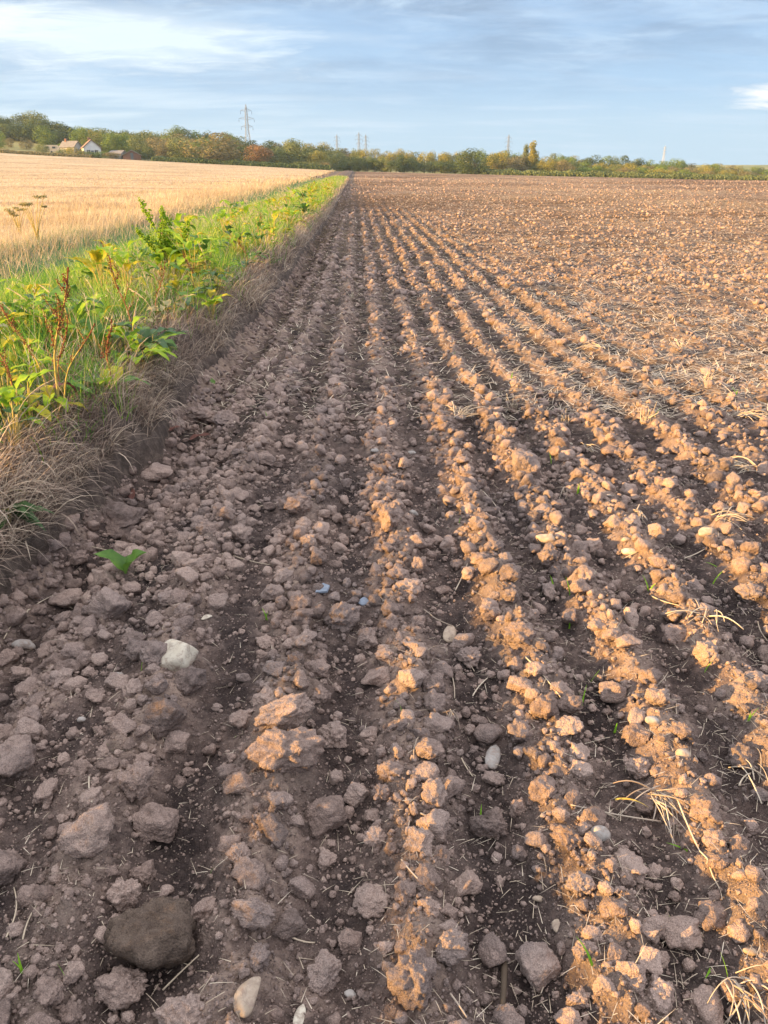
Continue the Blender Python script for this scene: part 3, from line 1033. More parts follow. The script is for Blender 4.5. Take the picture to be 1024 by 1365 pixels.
def build_clods():
    r = np.random.default_rng(11)
    kk = ['clod', 'slab']
    P5 = [clod_shape(200 + i, 4, kk[i % 2]) for i in range(8)]
    P3 = [clod_shape(220 + i, 3, kk[i % 2]) for i in range(8)]
    P2 = [clod_shape(240 + i, 2, 'lump') for i in range(8)]
    P1 = [clod_shape(260 + i, 1, 'lump') for i in range(6)]
    mid_me = [mesh_np('clod', v, f, M['clod'], True) for v, f in P5]

    def weight(X, Y):
        e = edge_x(Y)
        rw = ridge_w(X, Y)
        base = 0.17 + 0.83 * np.clip(rw ** 1.3 * 1.1 + 0.35 * pn2(X * 2.6, Y * 1.9, 43), 0, 1)
        left = np.clip(1.2 - (X + 0.9) * 0.34, 0.36, 1.2)
        return np.clip(base * left * (0.75 + 0.6 * pn2(X * 1.5, Y * 1.2, 44)), 0, 1)

    # (A) near field, sizes by power law
    n = 78000
    X, Y = sample_zone(n, 0.55, 5.8, r, 0.35)
    keep = r.uniform(0, 1, n) < weight(X, Y) * (1 - sstep(Y, 3.2, 5.8))
    X, Y = X[keep], Y[keep]
    n = len(X)
    s = 0.0082 * (1 - r.uniform(0, 1, n)) ** (-1 / 1.85)
    s = np.where(s > 0.042, 0.042 * r.uniform(0.6, 1.0, n), s)
    ok = free_of_heroes(X, Y, s)
    X, Y, s = X[ok], Y[ok], s[ok]
    order = np.argsort(-s)
    # thin out so that large ones do not pile into each other
    cell = {}
    keep = []
    for i in order:
        cx, cy = int(X[i] / 0.08), int(Y[i] / 0.08)
        bad = False
        if s[i] > 0.011:
            for a in (-1, 0, 1):
                for b in (-1, 0, 1):
                    for j in cell.get((cx + a, cy + b), ()):
                        if (X[i] - X[j]) ** 2 + (Y[i] - Y[j]) ** 2 < (0.82 * (s[i] + s[j])) ** 2:
                            bad = True
                            break
                    if bad: break
                if bad: break
        if not bad:
            keep.append(i)
            cell.setdefault((cx, cy), []).append(i)
    keep = np.array(keep)
    X, Y, s = X[keep], Y[keep], s[keep]
    Z = ground_z(X, Y)
    n = len(X)
    asp = np.stack([r.uniform(0.85, 1.25, n), r.uniform(0.8, 1.1, n), r.uniform(0.65, 0.95, n)], -1) * s[:, None]
    R = rand_rots(n, r, 0.35)
    pos = np.stack([X, Y, Z + asp[:, 2] * r.uniform(0.25, 0.8, n)], -1)
    tint = r.uniform(0, 1, n)
    # the ones that show largest become objects of their own
    d = np.sqrt(X * X + Y * Y + 1.9)
    inview = (Y > 0.8) & (np.abs(X - 0.03 * Y) < 0.46 * d)
    score = np.where(inview, s / d, 0)
    big = np.argsort(-score)[:225]
    isbig = np.zeros(n, bool)
    isbig[big] = True
    names_used = {}
    for i in big:
        o = link('soil_clod', mid_me[int(r.integers(0, 8))])
        o.location = pos[i]
        o.scale = asp[i] * 1.02
        o.rotation_euler = (float(r.normal(0, .25)), float(r.normal(0, .25)), float(r.uniform(0, 6.28)))
        # nearest landmark
        best = min(LAND, key=lambda l: (l[1] - X[i]) ** 2 + (l[2] - Y[i]) ** 2)
        dx, dy = X[i] - best[1], Y[i] - best[2]
        dist = max(1, int(round(math.hypot(dx, dy) * 100)))
        ang = math.degrees(math.atan2(dy, dx))
        dirs = ['right of', 'behind and right of', 'behind', 'behind and left of', 'left of', 'in front and left of', 'in front of', 'in front and right of']
        dr = dirs[int(((ang + 382.5) % 360) // 45)]
        size = 'large' if s[i] > 0.030 else 'medium' if s[i] > 0.022 else 'small'
        lab = f'{size} soil clod {dist} cm {dr} {best[0]}'
        for alt in ('', 'rounded ', 'lumpy ', 'brown ', 'rough '):
            l2 = lab.replace('soil clod', alt + 'soil clod')
            if l2 not in names_used: break
        if len(l2.split()) > 16: l2 = l2.replace('soil ', '', 1)
        if len(l2.split()) > 16: l2 = l2.replace(size + ' ', '', 1)
        names_used[l2] = 1
        tag(o, l2, 'clod', 'clods of soil on the seedbed')
    rest = ~isbig
    bigr = rest & (s > 0.0115)
    sm = rest & ~bigr
    V1, F1, A1 = scatter_mesh(P3, pos[bigr], asp[bigr], R[bigr], tint[bigr], r.integers(0, 8, bigr.sum()))
    V2, F2, A2 = scatter_mesh(P2, pos[sm], asp[sm], R[sm], tint[sm], r.integers(0, 8, sm.sum()))
    parts = [(V1, F1, A1), (V2, F2, A2)]
    # crumbs
    n = 70000
    X, Y = sample_zone(n, 0.55, 3.8, r, 0.3, pw=0)
    k = r.uniform(0, 1, n) < 0.35 + 0.65 * weight(X, Y)
    X, Y = X[k], Y[k]
    n = len(X)
    s = np.clip(0.0016 * (1 - r.uniform(0, 1, n)) ** (-1 / 2.2), 0, 0.0065) * (0.7 + 0.3 * Y)
    pos = np.stack([X, Y, ground_z(X, Y) + s * 0.4], -1)
    parts.append(scatter_mesh(P1, pos, np.repeat(s[:, None], 3, 1) * np.array([1.1, 1, .8]), rand_rots(n, r, 1), r.uniform(0, 1, n), r.integers(0, 6, n)))
    # (B) 4 to 11 m
    n = 36000
    X, Y = sample_zone(n, 3.2, 12.0, r, 0.5)
    k = r.uniform(0, 1, n) < weight(X, Y) * sstep(Y, 3.0, 5.4)
    X, Y = X[k], Y[k]; n = len(X)
    s = np.clip(0.0105 * (1 - r.uniform(0, 1, n)) ** (-1 / 2.6), 0, 0.045)
    asp = np.stack([r.uniform(0.9, 1.3, n), r.uniform(0.8, 1.1, n), r.uniform(0.6, 0.95, n)], -1) * s[:, None]
    pos = np.stack([X, Y, ground_z(X, Y) + asp[:, 2] * 0.35], -1)
    parts.append(scatter_mesh(P2, pos, asp, rand_rots(n, r, .4), r.uniform(0, 1, n), r.integers(0, 8, n)))
    # (C) 11 to 60 m
    n = 56000
    X, Y = sample_zone(n, 10.5, 130, r, 0.5, pw=0)
    k = r.uniform(0, 1, n) < (0.25 + 0.75 * weight(X, Y)) * np.clip(0.8 + 1.1 * pn2(X * 0.22, Y * 0.10, 161), 0.12, 1)
    X, Y = X[k], Y[k]; n = len(X)
    s = np.clip(0.016 * (1 - r.uniform(0, 1, n)) ** (-1 / 2.1), 0, 0.065) * (0.62 + Y / 90)
    asp = np.stack([r.uniform(0.9, 1.4, n), r.uniform(0.8, 1.2, n), r.uniform(0.5, 0.9, n)], -1) * s[:, None]
    pos = np.stack([X, Y, ground_z(X, Y) + asp[:, 2] * 0.35], -1)
    parts.append(scatter_mesh(P1, pos, asp, rand_rots(n, r, .4), r.uniform(0, 1, n), r.integers(0, 6, n)))
    V, Fc, A, n = [], [], [], 0
    for v, f, a in parts:
        V.append(v); Fc.append(f + n); A.append(a); n += len(v)
    o = link('soil_crumbs', mesh_np('soil_crumbs', np.concatenate(V), np.concatenate(Fc), M['clod'], True, {'tint': np.concatenate(A)}))
    tag(o, 'countless small crumbs and clods of dry soil over the ridges', 'soil', kind='stuff')


build_clods()


# ---------------------------------------------------------------- blades of grass, straw (bulk)
def blades(base, length, width, lean_dir, lean, curl, r, segs=4, tint=None, droop=None):
    """base (n,3); lean = initial angle from vertical; curl = extra bend along the blade"""
    n = len(base)
    t = np.linspace(0, 1, segs + 1)
    ang = lean[:, None] + curl[:, None] * t[None, :] ** 1.3
    dl = length[:, None] / segs
    hx = np.cumsum(np.concatenate([np.zeros((n, 1)), np.sin(ang[:, :-1]) * dl], 1), 1)
    hz = np.cumsum(np.concatenate([np.zeros((n, 1)), np.cos(ang[:, :-1]) * dl], 1), 1)
    c, s = np.cos(lean_dir), np.sin(lean_dir)
    P = np.stack([base[:, 0:1] + c[:, None] * hx, base[:, 1:2] + s[:, None] * hx, base[:, 2:3] + hz], -1)
    wa = lean_dir + math.pi / 2 + r.normal(0, 0.6, n)
    wd = np.stack([np.cos(wa), np.sin(wa), np.zeros(n)], -1)
    wt = width[:, None] * (1 - t[None, :] ** 1.8 * 0.92)
    L = P - wd[:, None] * wt[..., None] / 2
    Rr = P + wd[:, None] * wt[..., None] / 2
    V = np.stack([L, Rr], 2).reshape(n, -1, 3)
    k = np.arange(segs)
    q = np.stack([2 * k, 2 * k + 1, 2 * k + 3, 2 * k + 2], -1)
    Fc = q[None] + (np.arange(n) * (segs + 1) * 2)[:, None, None]
    A = np.repeat(tint if tint is not None else r.uniform(0, 1, n), (segs + 1) * 2)
    return V.reshape(-1, 3), Fc.reshape(-1, 4), A


def join(parts):
    V, Fc, A, n = [], [], [], 0
    for v, f, a in parts:
        V.append(v); Fc.append(f + n); A.append(a); n += len(v)
    return np.concatenate(V), np.concatenate(Fc), np.concatenate(A)


def verge_field(n, y0, y1, d0, d1, r, log=True):
    """points with distance d0..d1 back from the bank foot"""
    u = r.uniform(0, 1, n)
    Y = np.exp(np.log(y0 + 2) + u * (np.log(y1 + 2) - np.log(y0 + 2))) - 2 if log else y0 + u * (y1 - y0)
    X = edge_x(Y) - (d0 + r.uniform(0, 1, n) * (d1 - d0))
    return X, Y


def build_grass():
    r = np.random.default_rng(23)
    # bright tall grass on the raised margin
    parts = []
    for n, y0, y1, wmul, lmul in ((62000, -0.8, 9, 1.0, 1.0), (36000, 9, 30, 1.9, 1.05), (16000, 30, 110, 4.5, 1.1)):
        X, Y = verge_field(n, y0, y1, 0.06, 2.6, r)
        dx = edge_x(Y) - X
        pat = pn2(X * 1.1, Y * 0.8, 101)
        k = (r.uniform(0, 1, n) < np.clip(0.30 + sstep(dx, 0.10, 0.6) + 0.9 * pat, 0.05, 1))
        X, Y, dx, pat = X[k], Y[k], dx[k], pat[k]
        m = len(X)
        Z = verge_h(X, Y) - 0.02
        tuft = pn2(X * 2.7, Y * 2.3, 131)
        L = r.uniform(0.13, 0.34, m) * lmul * (1 + 0.4 * pat + 0.75 * tuft) * np.interp(dx, [0.06, 0.6, 2.0, 2.7], [0.7, 1.05, 0.9, 0.5])
        ld = r.uniform(0, 2 * math.pi, m)
        # tufts share a direction
        ld = np.where(r.uniform(0, 1, m) < 0.6, 2.5 * math.pi * pn2(X * 2.2, Y * 2.2, 103) + r.normal(0, 0.7, m), ld)
        tint = np.clip(0.42 + 0.34 * pn2(X * 1.7, Y * 1.2, 133) + 0.25 * tuft + r.normal(0, 0.2, m), 0.02, 0.98)
        parts.append(blades(np.stack([X, Y, Z], -1), L, (0.003 + 0.006 * r.uniform(0, 1, m) ** 2) * wmul, ld, r.uniform(0.05, 0.7, m), r.uniform(0.2, 2.1, m), r, 4, tint))
    V, Fc, A = join(parts)
    o = link('tall_grass', mesh_np('tall_grass', V, Fc, M['grass'], True, {'tint': A}))
    tag(o, 'lush bright green grass along the raised field margin', 'grass', kind='stuff')
    # lower dull strip towards the stubble
    parts = []
    for n, y0, y1, wmul in ((60000, 3, 22, 1.1), (36000, 22, 120, 2.6)):
        u = r.uniform(0, 1, n)
        Y = np.exp(np.log(y0) + u * np.log(y1 / y0))
        a, b = edge_x(Y) - 2.3, wheat_x(Y) - 0.2
        X = a + (b - a) * r.uniform(0, 1, n)
        L = r.uniform(0.08, 0.22, n) * (1 + 0.5 * pn2(X, Y, 105)) * (1 + 0.6 * sstep(-(X - b), -1.2, 0))
        tint = np.clip(0.3 + 0.4 * pn2(X * 0.9, Y * 0.6, 106) + r.normal(0, 0.2, n), 0.02, 0.98)
        parts.append(blades(np.stack([X, Y, verge_h(X, Y) - 0.02], -1), L, r.uniform(0.005, 0.009, n) * wmul, r.uniform(0, 6.28, n), r.uniform(0.1, 0.7, n), r.uniform(0.2, 1.3, n), r, 3, tint))
    V, Fc, A = join(parts)
    o = link('short_grass', mesh_np('short_grass', V, Fc, M['grass_dull'], True, {'tint': A}))
    tag(o, 'shorter dull green grass in the dip between margin and stubble', 'grass', kind='stuff')
    # withered grass hanging over the bank
    parts = []
    for n, y0, y1, wmul in ((42000, -0.6, 8, 1.0), (22000, 8, 30, 1.8), (9000, 30, 110, 4)):
        X, Y = verge_field(n, y0, y1, -0.03, 0.60, r)
        dx = edge_x(Y) - X
        k = r.uniform(0, 1, n) < np.clip(0.72 - sstep(dx, 0.12, 0.55) + 0.9 * pn2(X * 3.2, Y * 2.4, 107) - 0.3 * (dx < 0.02), 0.12, 1)
        X, Y, dx = X[k], Y[k], dx[k]
        m = len(X)
        tf = pn2(X * 4, Y * 3, 135)
        L = r.uniform(0.10, 0.30, m) * (1 + 0.7 * tf)
        ld = r.normal(0.0, 0.9, m) + 1.6 * pn2(X * 3, Y * 3, 108)
        parts.append(blades(np.stack([X, Y, verge_h(X, Y) - 0.01], -1), L, (0.0022 + 0.008 * r.uniform(0, 1, m) ** 2.5) * wmul, ld, r.uniform(0.1, 1.2, m), r.uniform(0.5, 2.4, m), r, 5, np.clip(r.normal(0.45, 0.25, m) + 0.3 * tf, 0.02, 0.98)))
    for n, y0, y1, wmul in ((16000, 1, 12, 1.0), (16000, 12, 40, 2.0), (7000, 40, 120, 4)):
        X, Y = verge_field(n, y0, y1, 0.4, 2.6, r)
        k = pn2(X * 1.3, Y * 0.55, 151) + 0.5 * pn2(X * 4, Y * 3, 152) > 0.22
        X, Y = X[k], Y[k]; m = len(X)
        parts.append(blades(np.stack([X, Y, verge_h(X, Y) - 0.01], -1), r.uniform(.18, .42, m), r.uniform(.003, .006, m) * wmul, r.uniform(0, 6.28, m), r.uniform(.1, .8, m), r.uniform(.4, 2, m), r, 4, np.clip(r.normal(0.65, 0.2, m), 0.02, 0.98)))
    V, Fc, A = join(parts)
    o = link('withered_grass', mesh_np('withered_grass', V, Fc, M['hay'], True, {'tint': A}))
    tag(o, 'withered brown grass hanging over the edge of the bank', 'grass', kind='stuff')
    # long pale flowering grasses standing above the rest
    parts = []
    for n, y0, y1, d0, d1, wmul, l0, l1 in ((700, 1.5, 14, .1, 2.4, 1.0, .35, .62), (900, 14, 70, .1, 2.2, 2.2, .35, .6), (1100, 6, 40, 4.4, 6.0, 1.2, .4, .8)):
        X, Y = verge_field(n, y0, y1, d0, d1, r)
        k = pn2(X * 1.5, Y * 1.1, 141) > -0.1
        X, Y = X[k], Y[k]; m = len(X)
        ld = r.normal(2.6, 1.0, m)
        b = np.stack([X, Y, verge_h(X, Y)], -1)
        L, la, cu = r.uniform(l0, l1, m), r.uniform(.02, .4, m), r.uniform(.3, 1.5, m)
        tint = r.uniform(.4, .95, m)
        parts.append(blades(b, L, r.uniform(.0022, .0034, m) * wmul, ld, la, cu, r, 7, tint))
        # plume: short bristles round the tip
        t = np.linspace(0, 1, 30)
        ang = la[:, None] + cu[:, None] * t[None, :] ** 1.3
        hx = np.cumsum(np.sin(ang), 1) * L[:, None] / 30
        hz = np.cumsum(np.cos(ang), 1) * L[:, None] / 30
        for q in (23, 24, 25, 26, 27, 28, 29):
            tip = b + np.stack([np.cos(ld) * hx[:, q], np.sin(ld) * hx[:, q], hz[:, q]], -1)
            parts.append(blades(tip, np.full(m, .028), np.full(m, .0045) * wmul, r.uniform(0, 6.28, m), r.uniform(.2, 1.2, m), np.full(m, .4), r, 2, tint))
    V, Fc, A = join(parts)
    o = link('flowering_grass', mesh_np('flowering_grass', V, Fc, M['wheat'], True, {'tint': A}))
    tag(o, 'pale plumed grasses rising above the verge and the stubble edge', 'grass', kind='stuff')
    # golden stubble / ripe grass
    parts = []
    for n, y0, y1, wmul, l0, l1 in ((52000, 3.5, 22, 1.0, 0.14, 0.40), (52000, 22, 70, 2.2, 0.20, 0.40), (26000, 70, 240, 7.0, 0.20, 0.36)):
        u = r.uniform(0, 1, n)
        Y = np.exp(np.log(y0) + u * np.log(y1 / y0))
        b = wheat_x(Y) + 0.35 + r.uniform(0, 1, n) ** 3 * 1.5
        far = -0.60 * Y - 2.0
        far = np.minimum(far, b - 3)
        X = b + (far - b) * r.uniform(0, 1, n) ** 1.15
        L = r.uniform(l0, l1, n) * (1 + 0.25 * pn2(X * 0.7, Y * 0.5, 109)) * np.interp(b - X, [0, 1.5, 3.5, 9], [1.0, 1.05, 0.75, 0.42])
        ld = r.normal(0.3, 1.2, n)
        parts.append(blades(np.stack([X, Y, wheat_h(X, Y) - 0.02], -1), L, r.uniform(0.005, 0.009, n) * wmul, ld, r.uniform(0.0, 0.6, n), r.uniform(0.1, 1.5, n), r, 3, np.clip(0.5 + 0.35 * pn2(X * .35, Y * .25, 110) + r.normal(0, 0.2, n), 0.02, 0.98)))
    V, Fc, A = join(parts)
    o = link('golden_stalks', mesh_np('golden_stalks', V, Fc, M['wheat'], True, {'tint': A}))
    tag(o, 'dense golden stalks covering the stubble field', 'grass', kind='stuff')
    # loose straw over the seedbed
    n1, n2 = 9000, 140000
    X1, Y1 = sample_zone(n1, 0.8, 6, r, 0.3, pw=0)
    w1 = 0.25 + 0.75 * sstep(X1, -0.2, 1.2)
    k = r.uniform(0, 1, n1) < w1
    X1, Y1 = X1[k], Y1[k]
    X2, Y2 = sample_zone(n2, 4.5, 130, r, 0.3, pw=0)
    k = r.uniform(0, 1, n2) < 0.12 + 0.88 * sstep(X2, 0.3, 2.5) * (0.6 + 0.5 * pn2(X2 * .5, Y2 * .5, 111))
    X2, Y2 = X2[k], Y2[k]
    X, Y = np.concatenate([X1, X2]), np.concatenate([Y1, Y2])
    n = len(X)
    L = np.where(np.arange(n) < len(X1), r.uniform(0.012, 0.05, n), r.uniform(0.05, 0.15, n))
    wd = np.where(np.arange(n) < len(X1), 0.0016, 0.0032 + Y * 0.0007)
    lean = np.clip(r.normal(1.47, 0.14, n), 0.5, 1.62)
    V, Fc, A = blades(np.stack([X, Y, ground_z(X, Y) + 0.008], -1), L, wd, r.uniform(0, 6.28, n), lean, r.uniform(-0.1, 0.5, n), r, 3, r.uniform(0, 1, n))
    o = link('loose_straw', mesh_np('loose_straw', V, Fc, M['straw'], True, {'tint': A}))
    tag(o, 'countless bits of chopped straw scattered over the seedbed', 'straw', kind='stuff')


build_grass()


# ---------------------------------------------------------------- leaves and single plants
def leaf_v(L, W, bend, curl=0.25, wav=0.12, n=9, m=5, tip=1.0, seed=0):
    """leaf growing along +X from the origin, arching; returns verts, quads"""
    r = np.random.default_rng(seed)
    t = np.linspace(0, 1, n)
    ang = bend[0] + (bend[1] - bend[0]) * t
    x = np.concatenate([[0], np.cumsum(np.cos(ang[:-1]))]) * L / (n - 1)
    z = np.concatenate([[0], np.cumsum(np.sin(ang[:-1]))]) * L / (n - 1)
    prof = np.sin(np.clip(t, 0, 1) ** 0.75 * math.pi) ** 0.8 * 0.98 + 0.05 * (1 - t)
    u = np.linspace(-1, 1, m)
    ph = r.uniform(0, 6.28)
    V = []
    for i in range(n):
        for j in range(m):
            w = u[j] * W / 2 * prof[i]
            up = curl * abs(u[j]) * W / 2 * prof[i] + wav * W * prof[i] * abs(u[j]) * math.sin(t[i] * 14 + ph + u[j])
            V.append([x[i] - math.sin(ang[i]) * up, w, z[i] + math.cos(ang[i]) * up])
    return np.array(V), grid_faces(n, m)


def rotz(a):
    c, s = math.cos(a), math.sin(a)
    return np.array([[c, -s, 0], [s, c, 0], [0, 0, 1.0]])


def make_leaf(parent, base, az, L, W, bend, mat, label=None, seed=0, name='leaf'):
    v, q = leaf_v(L, W, bend, seed=seed)
    v = v @ rotz(az).T
    o = link(name, mesh_np(name, v, q, M[mat], True), parent)
    o.location = base
    if label: o['label'] = label
    return o


def seed_stalk(parent, base, az, H, lean, rad, stem_mat, seed_mat, r, branches=7, seed_w=0.011, start=0.45, dens=1.0):
    """upright dock stalk with side branches; the seeds crowd round the upper part"""
    t = np.linspace(0, 1, 10)
    c, s = math.cos(az), math.sin(az)
    hx = lean * H * t ** 1.5
    wig = 0.012 * np.sin(t * 9 + az)
    pts = np.stack([c * hx + wig, s * hx, H * t], -1) + np.array(base)
    st = Acc()
    st.tube(pts, rad * (1 - 0.7 * t), 6)
    sd = Acc()

    def cluster(p, w, dirn):
        for _ in range(max(2, int(5 * dens))):
            q = p + r.normal(0, w * 0.75, 3)
            k = w * r.uniform(0.28, 0.55)
            vv, ff = ICO[1]
            sd.add(vv * np.array([k, k, k * r.uniform(0.7, 1.3)]) + q, None, ff)
    for i in range(branches):
        tt = start + (0.95 - start) * i / branches
        p0 = np.array([np.interp(tt, t, pts[:, k]) for k in range(3)])
        ba = r.uniform(0, 6.28)
        bl = H * 0.26 * (1.15 - tt) * r.uniform(0.8, 1.4)
        uu = np.linspace(0, 1, 6)
        bp = p0 + np.stack([np.cos(ba) * bl * 0.55 * uu, np.sin(ba) * bl * 0.55 * uu, bl * (0.55 * uu + 0.4 * uu ** 2)], -1)
        st.tube(bp, rad * 0.42 * (1 - 0.6 * uu), 4)
        for w in np.linspace(0.25, 1, int(9 * dens)):
            q = np.array([np.interp(w, uu, bp[:, k]) for k in range(3)])
            cluster(q, seed_w * (1.15 - 0.5 * w), None)
    for w in np.linspace(start + 0.1, 1, int(22 * dens)):
        q = np.array([np.interp(w, t, pts[:, k]) for k in range(3)])
        cluster(q, seed_w * (1.3 - 0.6 * w), None)
    sd.tube(pts[4:] , rad * .5, 4)
    st.obj('stem', M[stem_mat], parent, True)
    sd.obj('seed_head', M[seed_mat], parent, True)


def verge_at(px, py, lift=0.0):
    X, Y, z, s = at(px, py, verge_h, lift)
    return X, Y, z, s


def build_verge_plants():
    r = np.random.default_rng(5)
    # --- the tall rust-seeded dock in front
    X, Y, z, s = verge_at(84, 600)
    p = empty('dock_plant', (X, Y, z - 0.01))
    tag(p, 'tallest dock with rusty seed spikes and yellow stem at the bank edge', 'plant', 'dock plants on the verge')
    seed_stalk(p, (0, 0, 0), 0.3, 0.74, 0.22, 0.008, 'stem', 'rust', r, 9, 0.0085, 0.48)
    seed_stalk(p, (0.01, 0, 0), 2.9, 0.56, 0.35, 0.006, 'stem', 'rust', r, 5, 0.008, 0.5, 0.6)
    seed_stalk(p, (0.01, 0.01, 0), -0.3, 0.50, 0.55, 0.006, 'stem', 'rust', r, 4, 0.008, 0.5, 0.6)
    for az, L, W, b, mt in ((0.4, .17, .06, (.6, -1.3), 'leaf_yellow'), (-.7, .13, .05, (.4, -1.5), 'leaf_lime'), (2.4, .16, .06, (.9, -.6), 'leaf_yellow'),
                            (3.6, .14, .05, (.6, -1.0), 'leaf_pale'), (-1.5, .14, .05, (.5, -1.4), 'leaf_lime'), (1.2, .18, .05, (.3, -1.2), 'leaf_red')):
        make_leaf(p, (0.01 * math.cos(az), 0.01 * math.sin(az), 0.06 + r.uniform(0, .12)), az, L, W, b, mt, seed=int(r.integers(1e6)))
    # --- thin rusty stalks and broad leaves tangled in the near verge
    ys_d = np.sort(r.uniform(3.3, 13, 11))
    ordw = ['first', 'second', 'third', 'fourth', 'fifth', 'sixth', 'seventh', 'eighth', 'ninth', 'tenth', 'eleventh']
    for k, Y in enumerate(ys_d):
        X = float(edge_x(np.array([Y]))[0]) - r.uniform(.25, 1.7)
        z = float(verge_h(np.array([X]), np.array([Y]))[0])
        p = empty('dock_plant', (X, Y, z - .01))
        tag(p, f'{ordw[k]} thin rusty dock stalk counting away from the camera along the verge', 'plant', 'dock plants on the verge')
        seed_stalk(p, (0, 0, 0), r.uniform(0, 6.28), r.uniform(.38, .62), r.uniform(.1, .4), 0.005, 'stem_red', 'rust', r, 5, 0.009, 0.45, 0.6)
        for q in range(3):
            make_leaf(p, (0, 0, 0.04), r.uniform(0, 6.28), r.uniform(.18, .28), r.uniform(.06, .10), (r.uniform(.8, 1.3), r.uniform(-1, .1)), ['leaf_green', 'leaf_yellow', 'leaf_pale'][q], seed=int(r.integers(1e6)))
    # --- further rusty docks
    for px, py, H, lab in ((182, 470, 0.46, 'dock with one dark red seed spike behind the tallest dock'),
                           (30, 560, 0.34, 'low dock with thin rusty stalks at the left of the tallest dock'),
                           (150, 545, 0.30, 'short dock with reddish bent stalks right of the tallest dock'),
                           (262, 395, 0.30, 'small dock with brown spike beside the yellow-leaved weeds'),
                           (385, 285, 0.34, 'rusty dock far along the verge before the trees')):
        X, Y, z, s = verge_at(px, py)
        p = empty('dock_plant', (X, Y, z - 0.01))
        tag(p, lab, 'plant', 'dock plants on the verge')
        seed_stalk(p, (0, 0, 0), r.uniform(0, 6.28), H * 1.4, 0.2, 0.006, 'stem_red', 'rust', r, 5, 0.009, 0.45, 0.7)
        for k in range(5):
            az = k * 1.26 + r.uniform(-.3, .3)
            make_leaf(p, (0, 0, 0.03), az, r.uniform(.20, .32), r.uniform(.08, .12), (r.uniform(.6, 1.2), r.uniform(-.9, -.2)), ['leaf_green', 'leaf_yellow', 'leaf_dark', 'leaf_green', 'leaf_lime'][k], seed=int(r.integers(1e6)))
    # --- the big green one at the dip
    X, Y, z, s = verge_at(232, 372)
    p = empty('dock_plant', (X, Y, z - 0.01))
    tag(p, 'biggest bushy green dock with leaning green seed spikes by the dip', 'plant', 'dock plants on the verge')
    for az, H, ln in ((2.8, 0.66, .34), (1.8, 0.56, .22), (0.5, .50, .28), (2.2, .60, .12), (3.6, .44, .5)):
        seed_stalk(p, (r.uniform(-.06, .06), r.uniform(-.06, .06), 0), az, H * 1.25, ln, 0.009, 'leaf_lime', 'leaf_lime', r, 9, 0.022, 0.30, 0.8)
    for k in range(13):
        az = k * 2.4 + r.uniform(-.3, .3)
        make_leaf(p, (r.uniform(-.05, .05), r.uniform(-.05, .05), 0.03 + 0.02 * k), az, r.uniform(.28, .44), r.uniform(.12, .18), (r.uniform(.7, 1.3), r.uniform(-.7, .1)), ['leaf_green', 'leaf_lime', 'leaf_green', 'leaf_lime'][k % 4], seed=int(r.integers(1e6)))
    # --- leafy weeds (broad leaves, no stalk)
    def weed(p, L, n, mt, lab, up, Y):
        tag(p, lab, 'plant', 'leafy weeds on the verge')
        alt = {'leaf_green': 'leaf_lime', 'leaf_dark': 'leaf_green', 'leaf_lime': 'leaf_yellow', 'leaf_yellow': 'leaf_lime', 'leaf_pale': 'leaf_green'}[mt]
        st = Acc()
        for k in range(n + 2):
            az = k * 2.4 + r.uniform(-.4, .4) if up > .5 else r.normal(-.4, 1.0)
            h = (r.uniform(0.05, .20) + (0.16 * r.uniform() if n > 6 else 0)) * up
            b = np.array([math.cos(az) * .05 * up, math.sin(az) * .05 * up, h + .01])
            t = np.linspace(0, 1, 4)[:, None]
            st.tube(b * t * np.array([1, 1, 1.0]) + np.array([0, 0, -.01]) * (1 - t), .003, 4)
            make_leaf(p, b, az, L * r.uniform(.6, 1.15), L * r.uniform(.28, .42), (r.uniform(.3, 1.25) * (1 if up > .5 else .5), r.uniform(-1.2, -.1)), mt if r.uniform() < .7 else alt, seed=int(r.integers(1e6)))
        st.obj('stem', M['stem'], p, True)
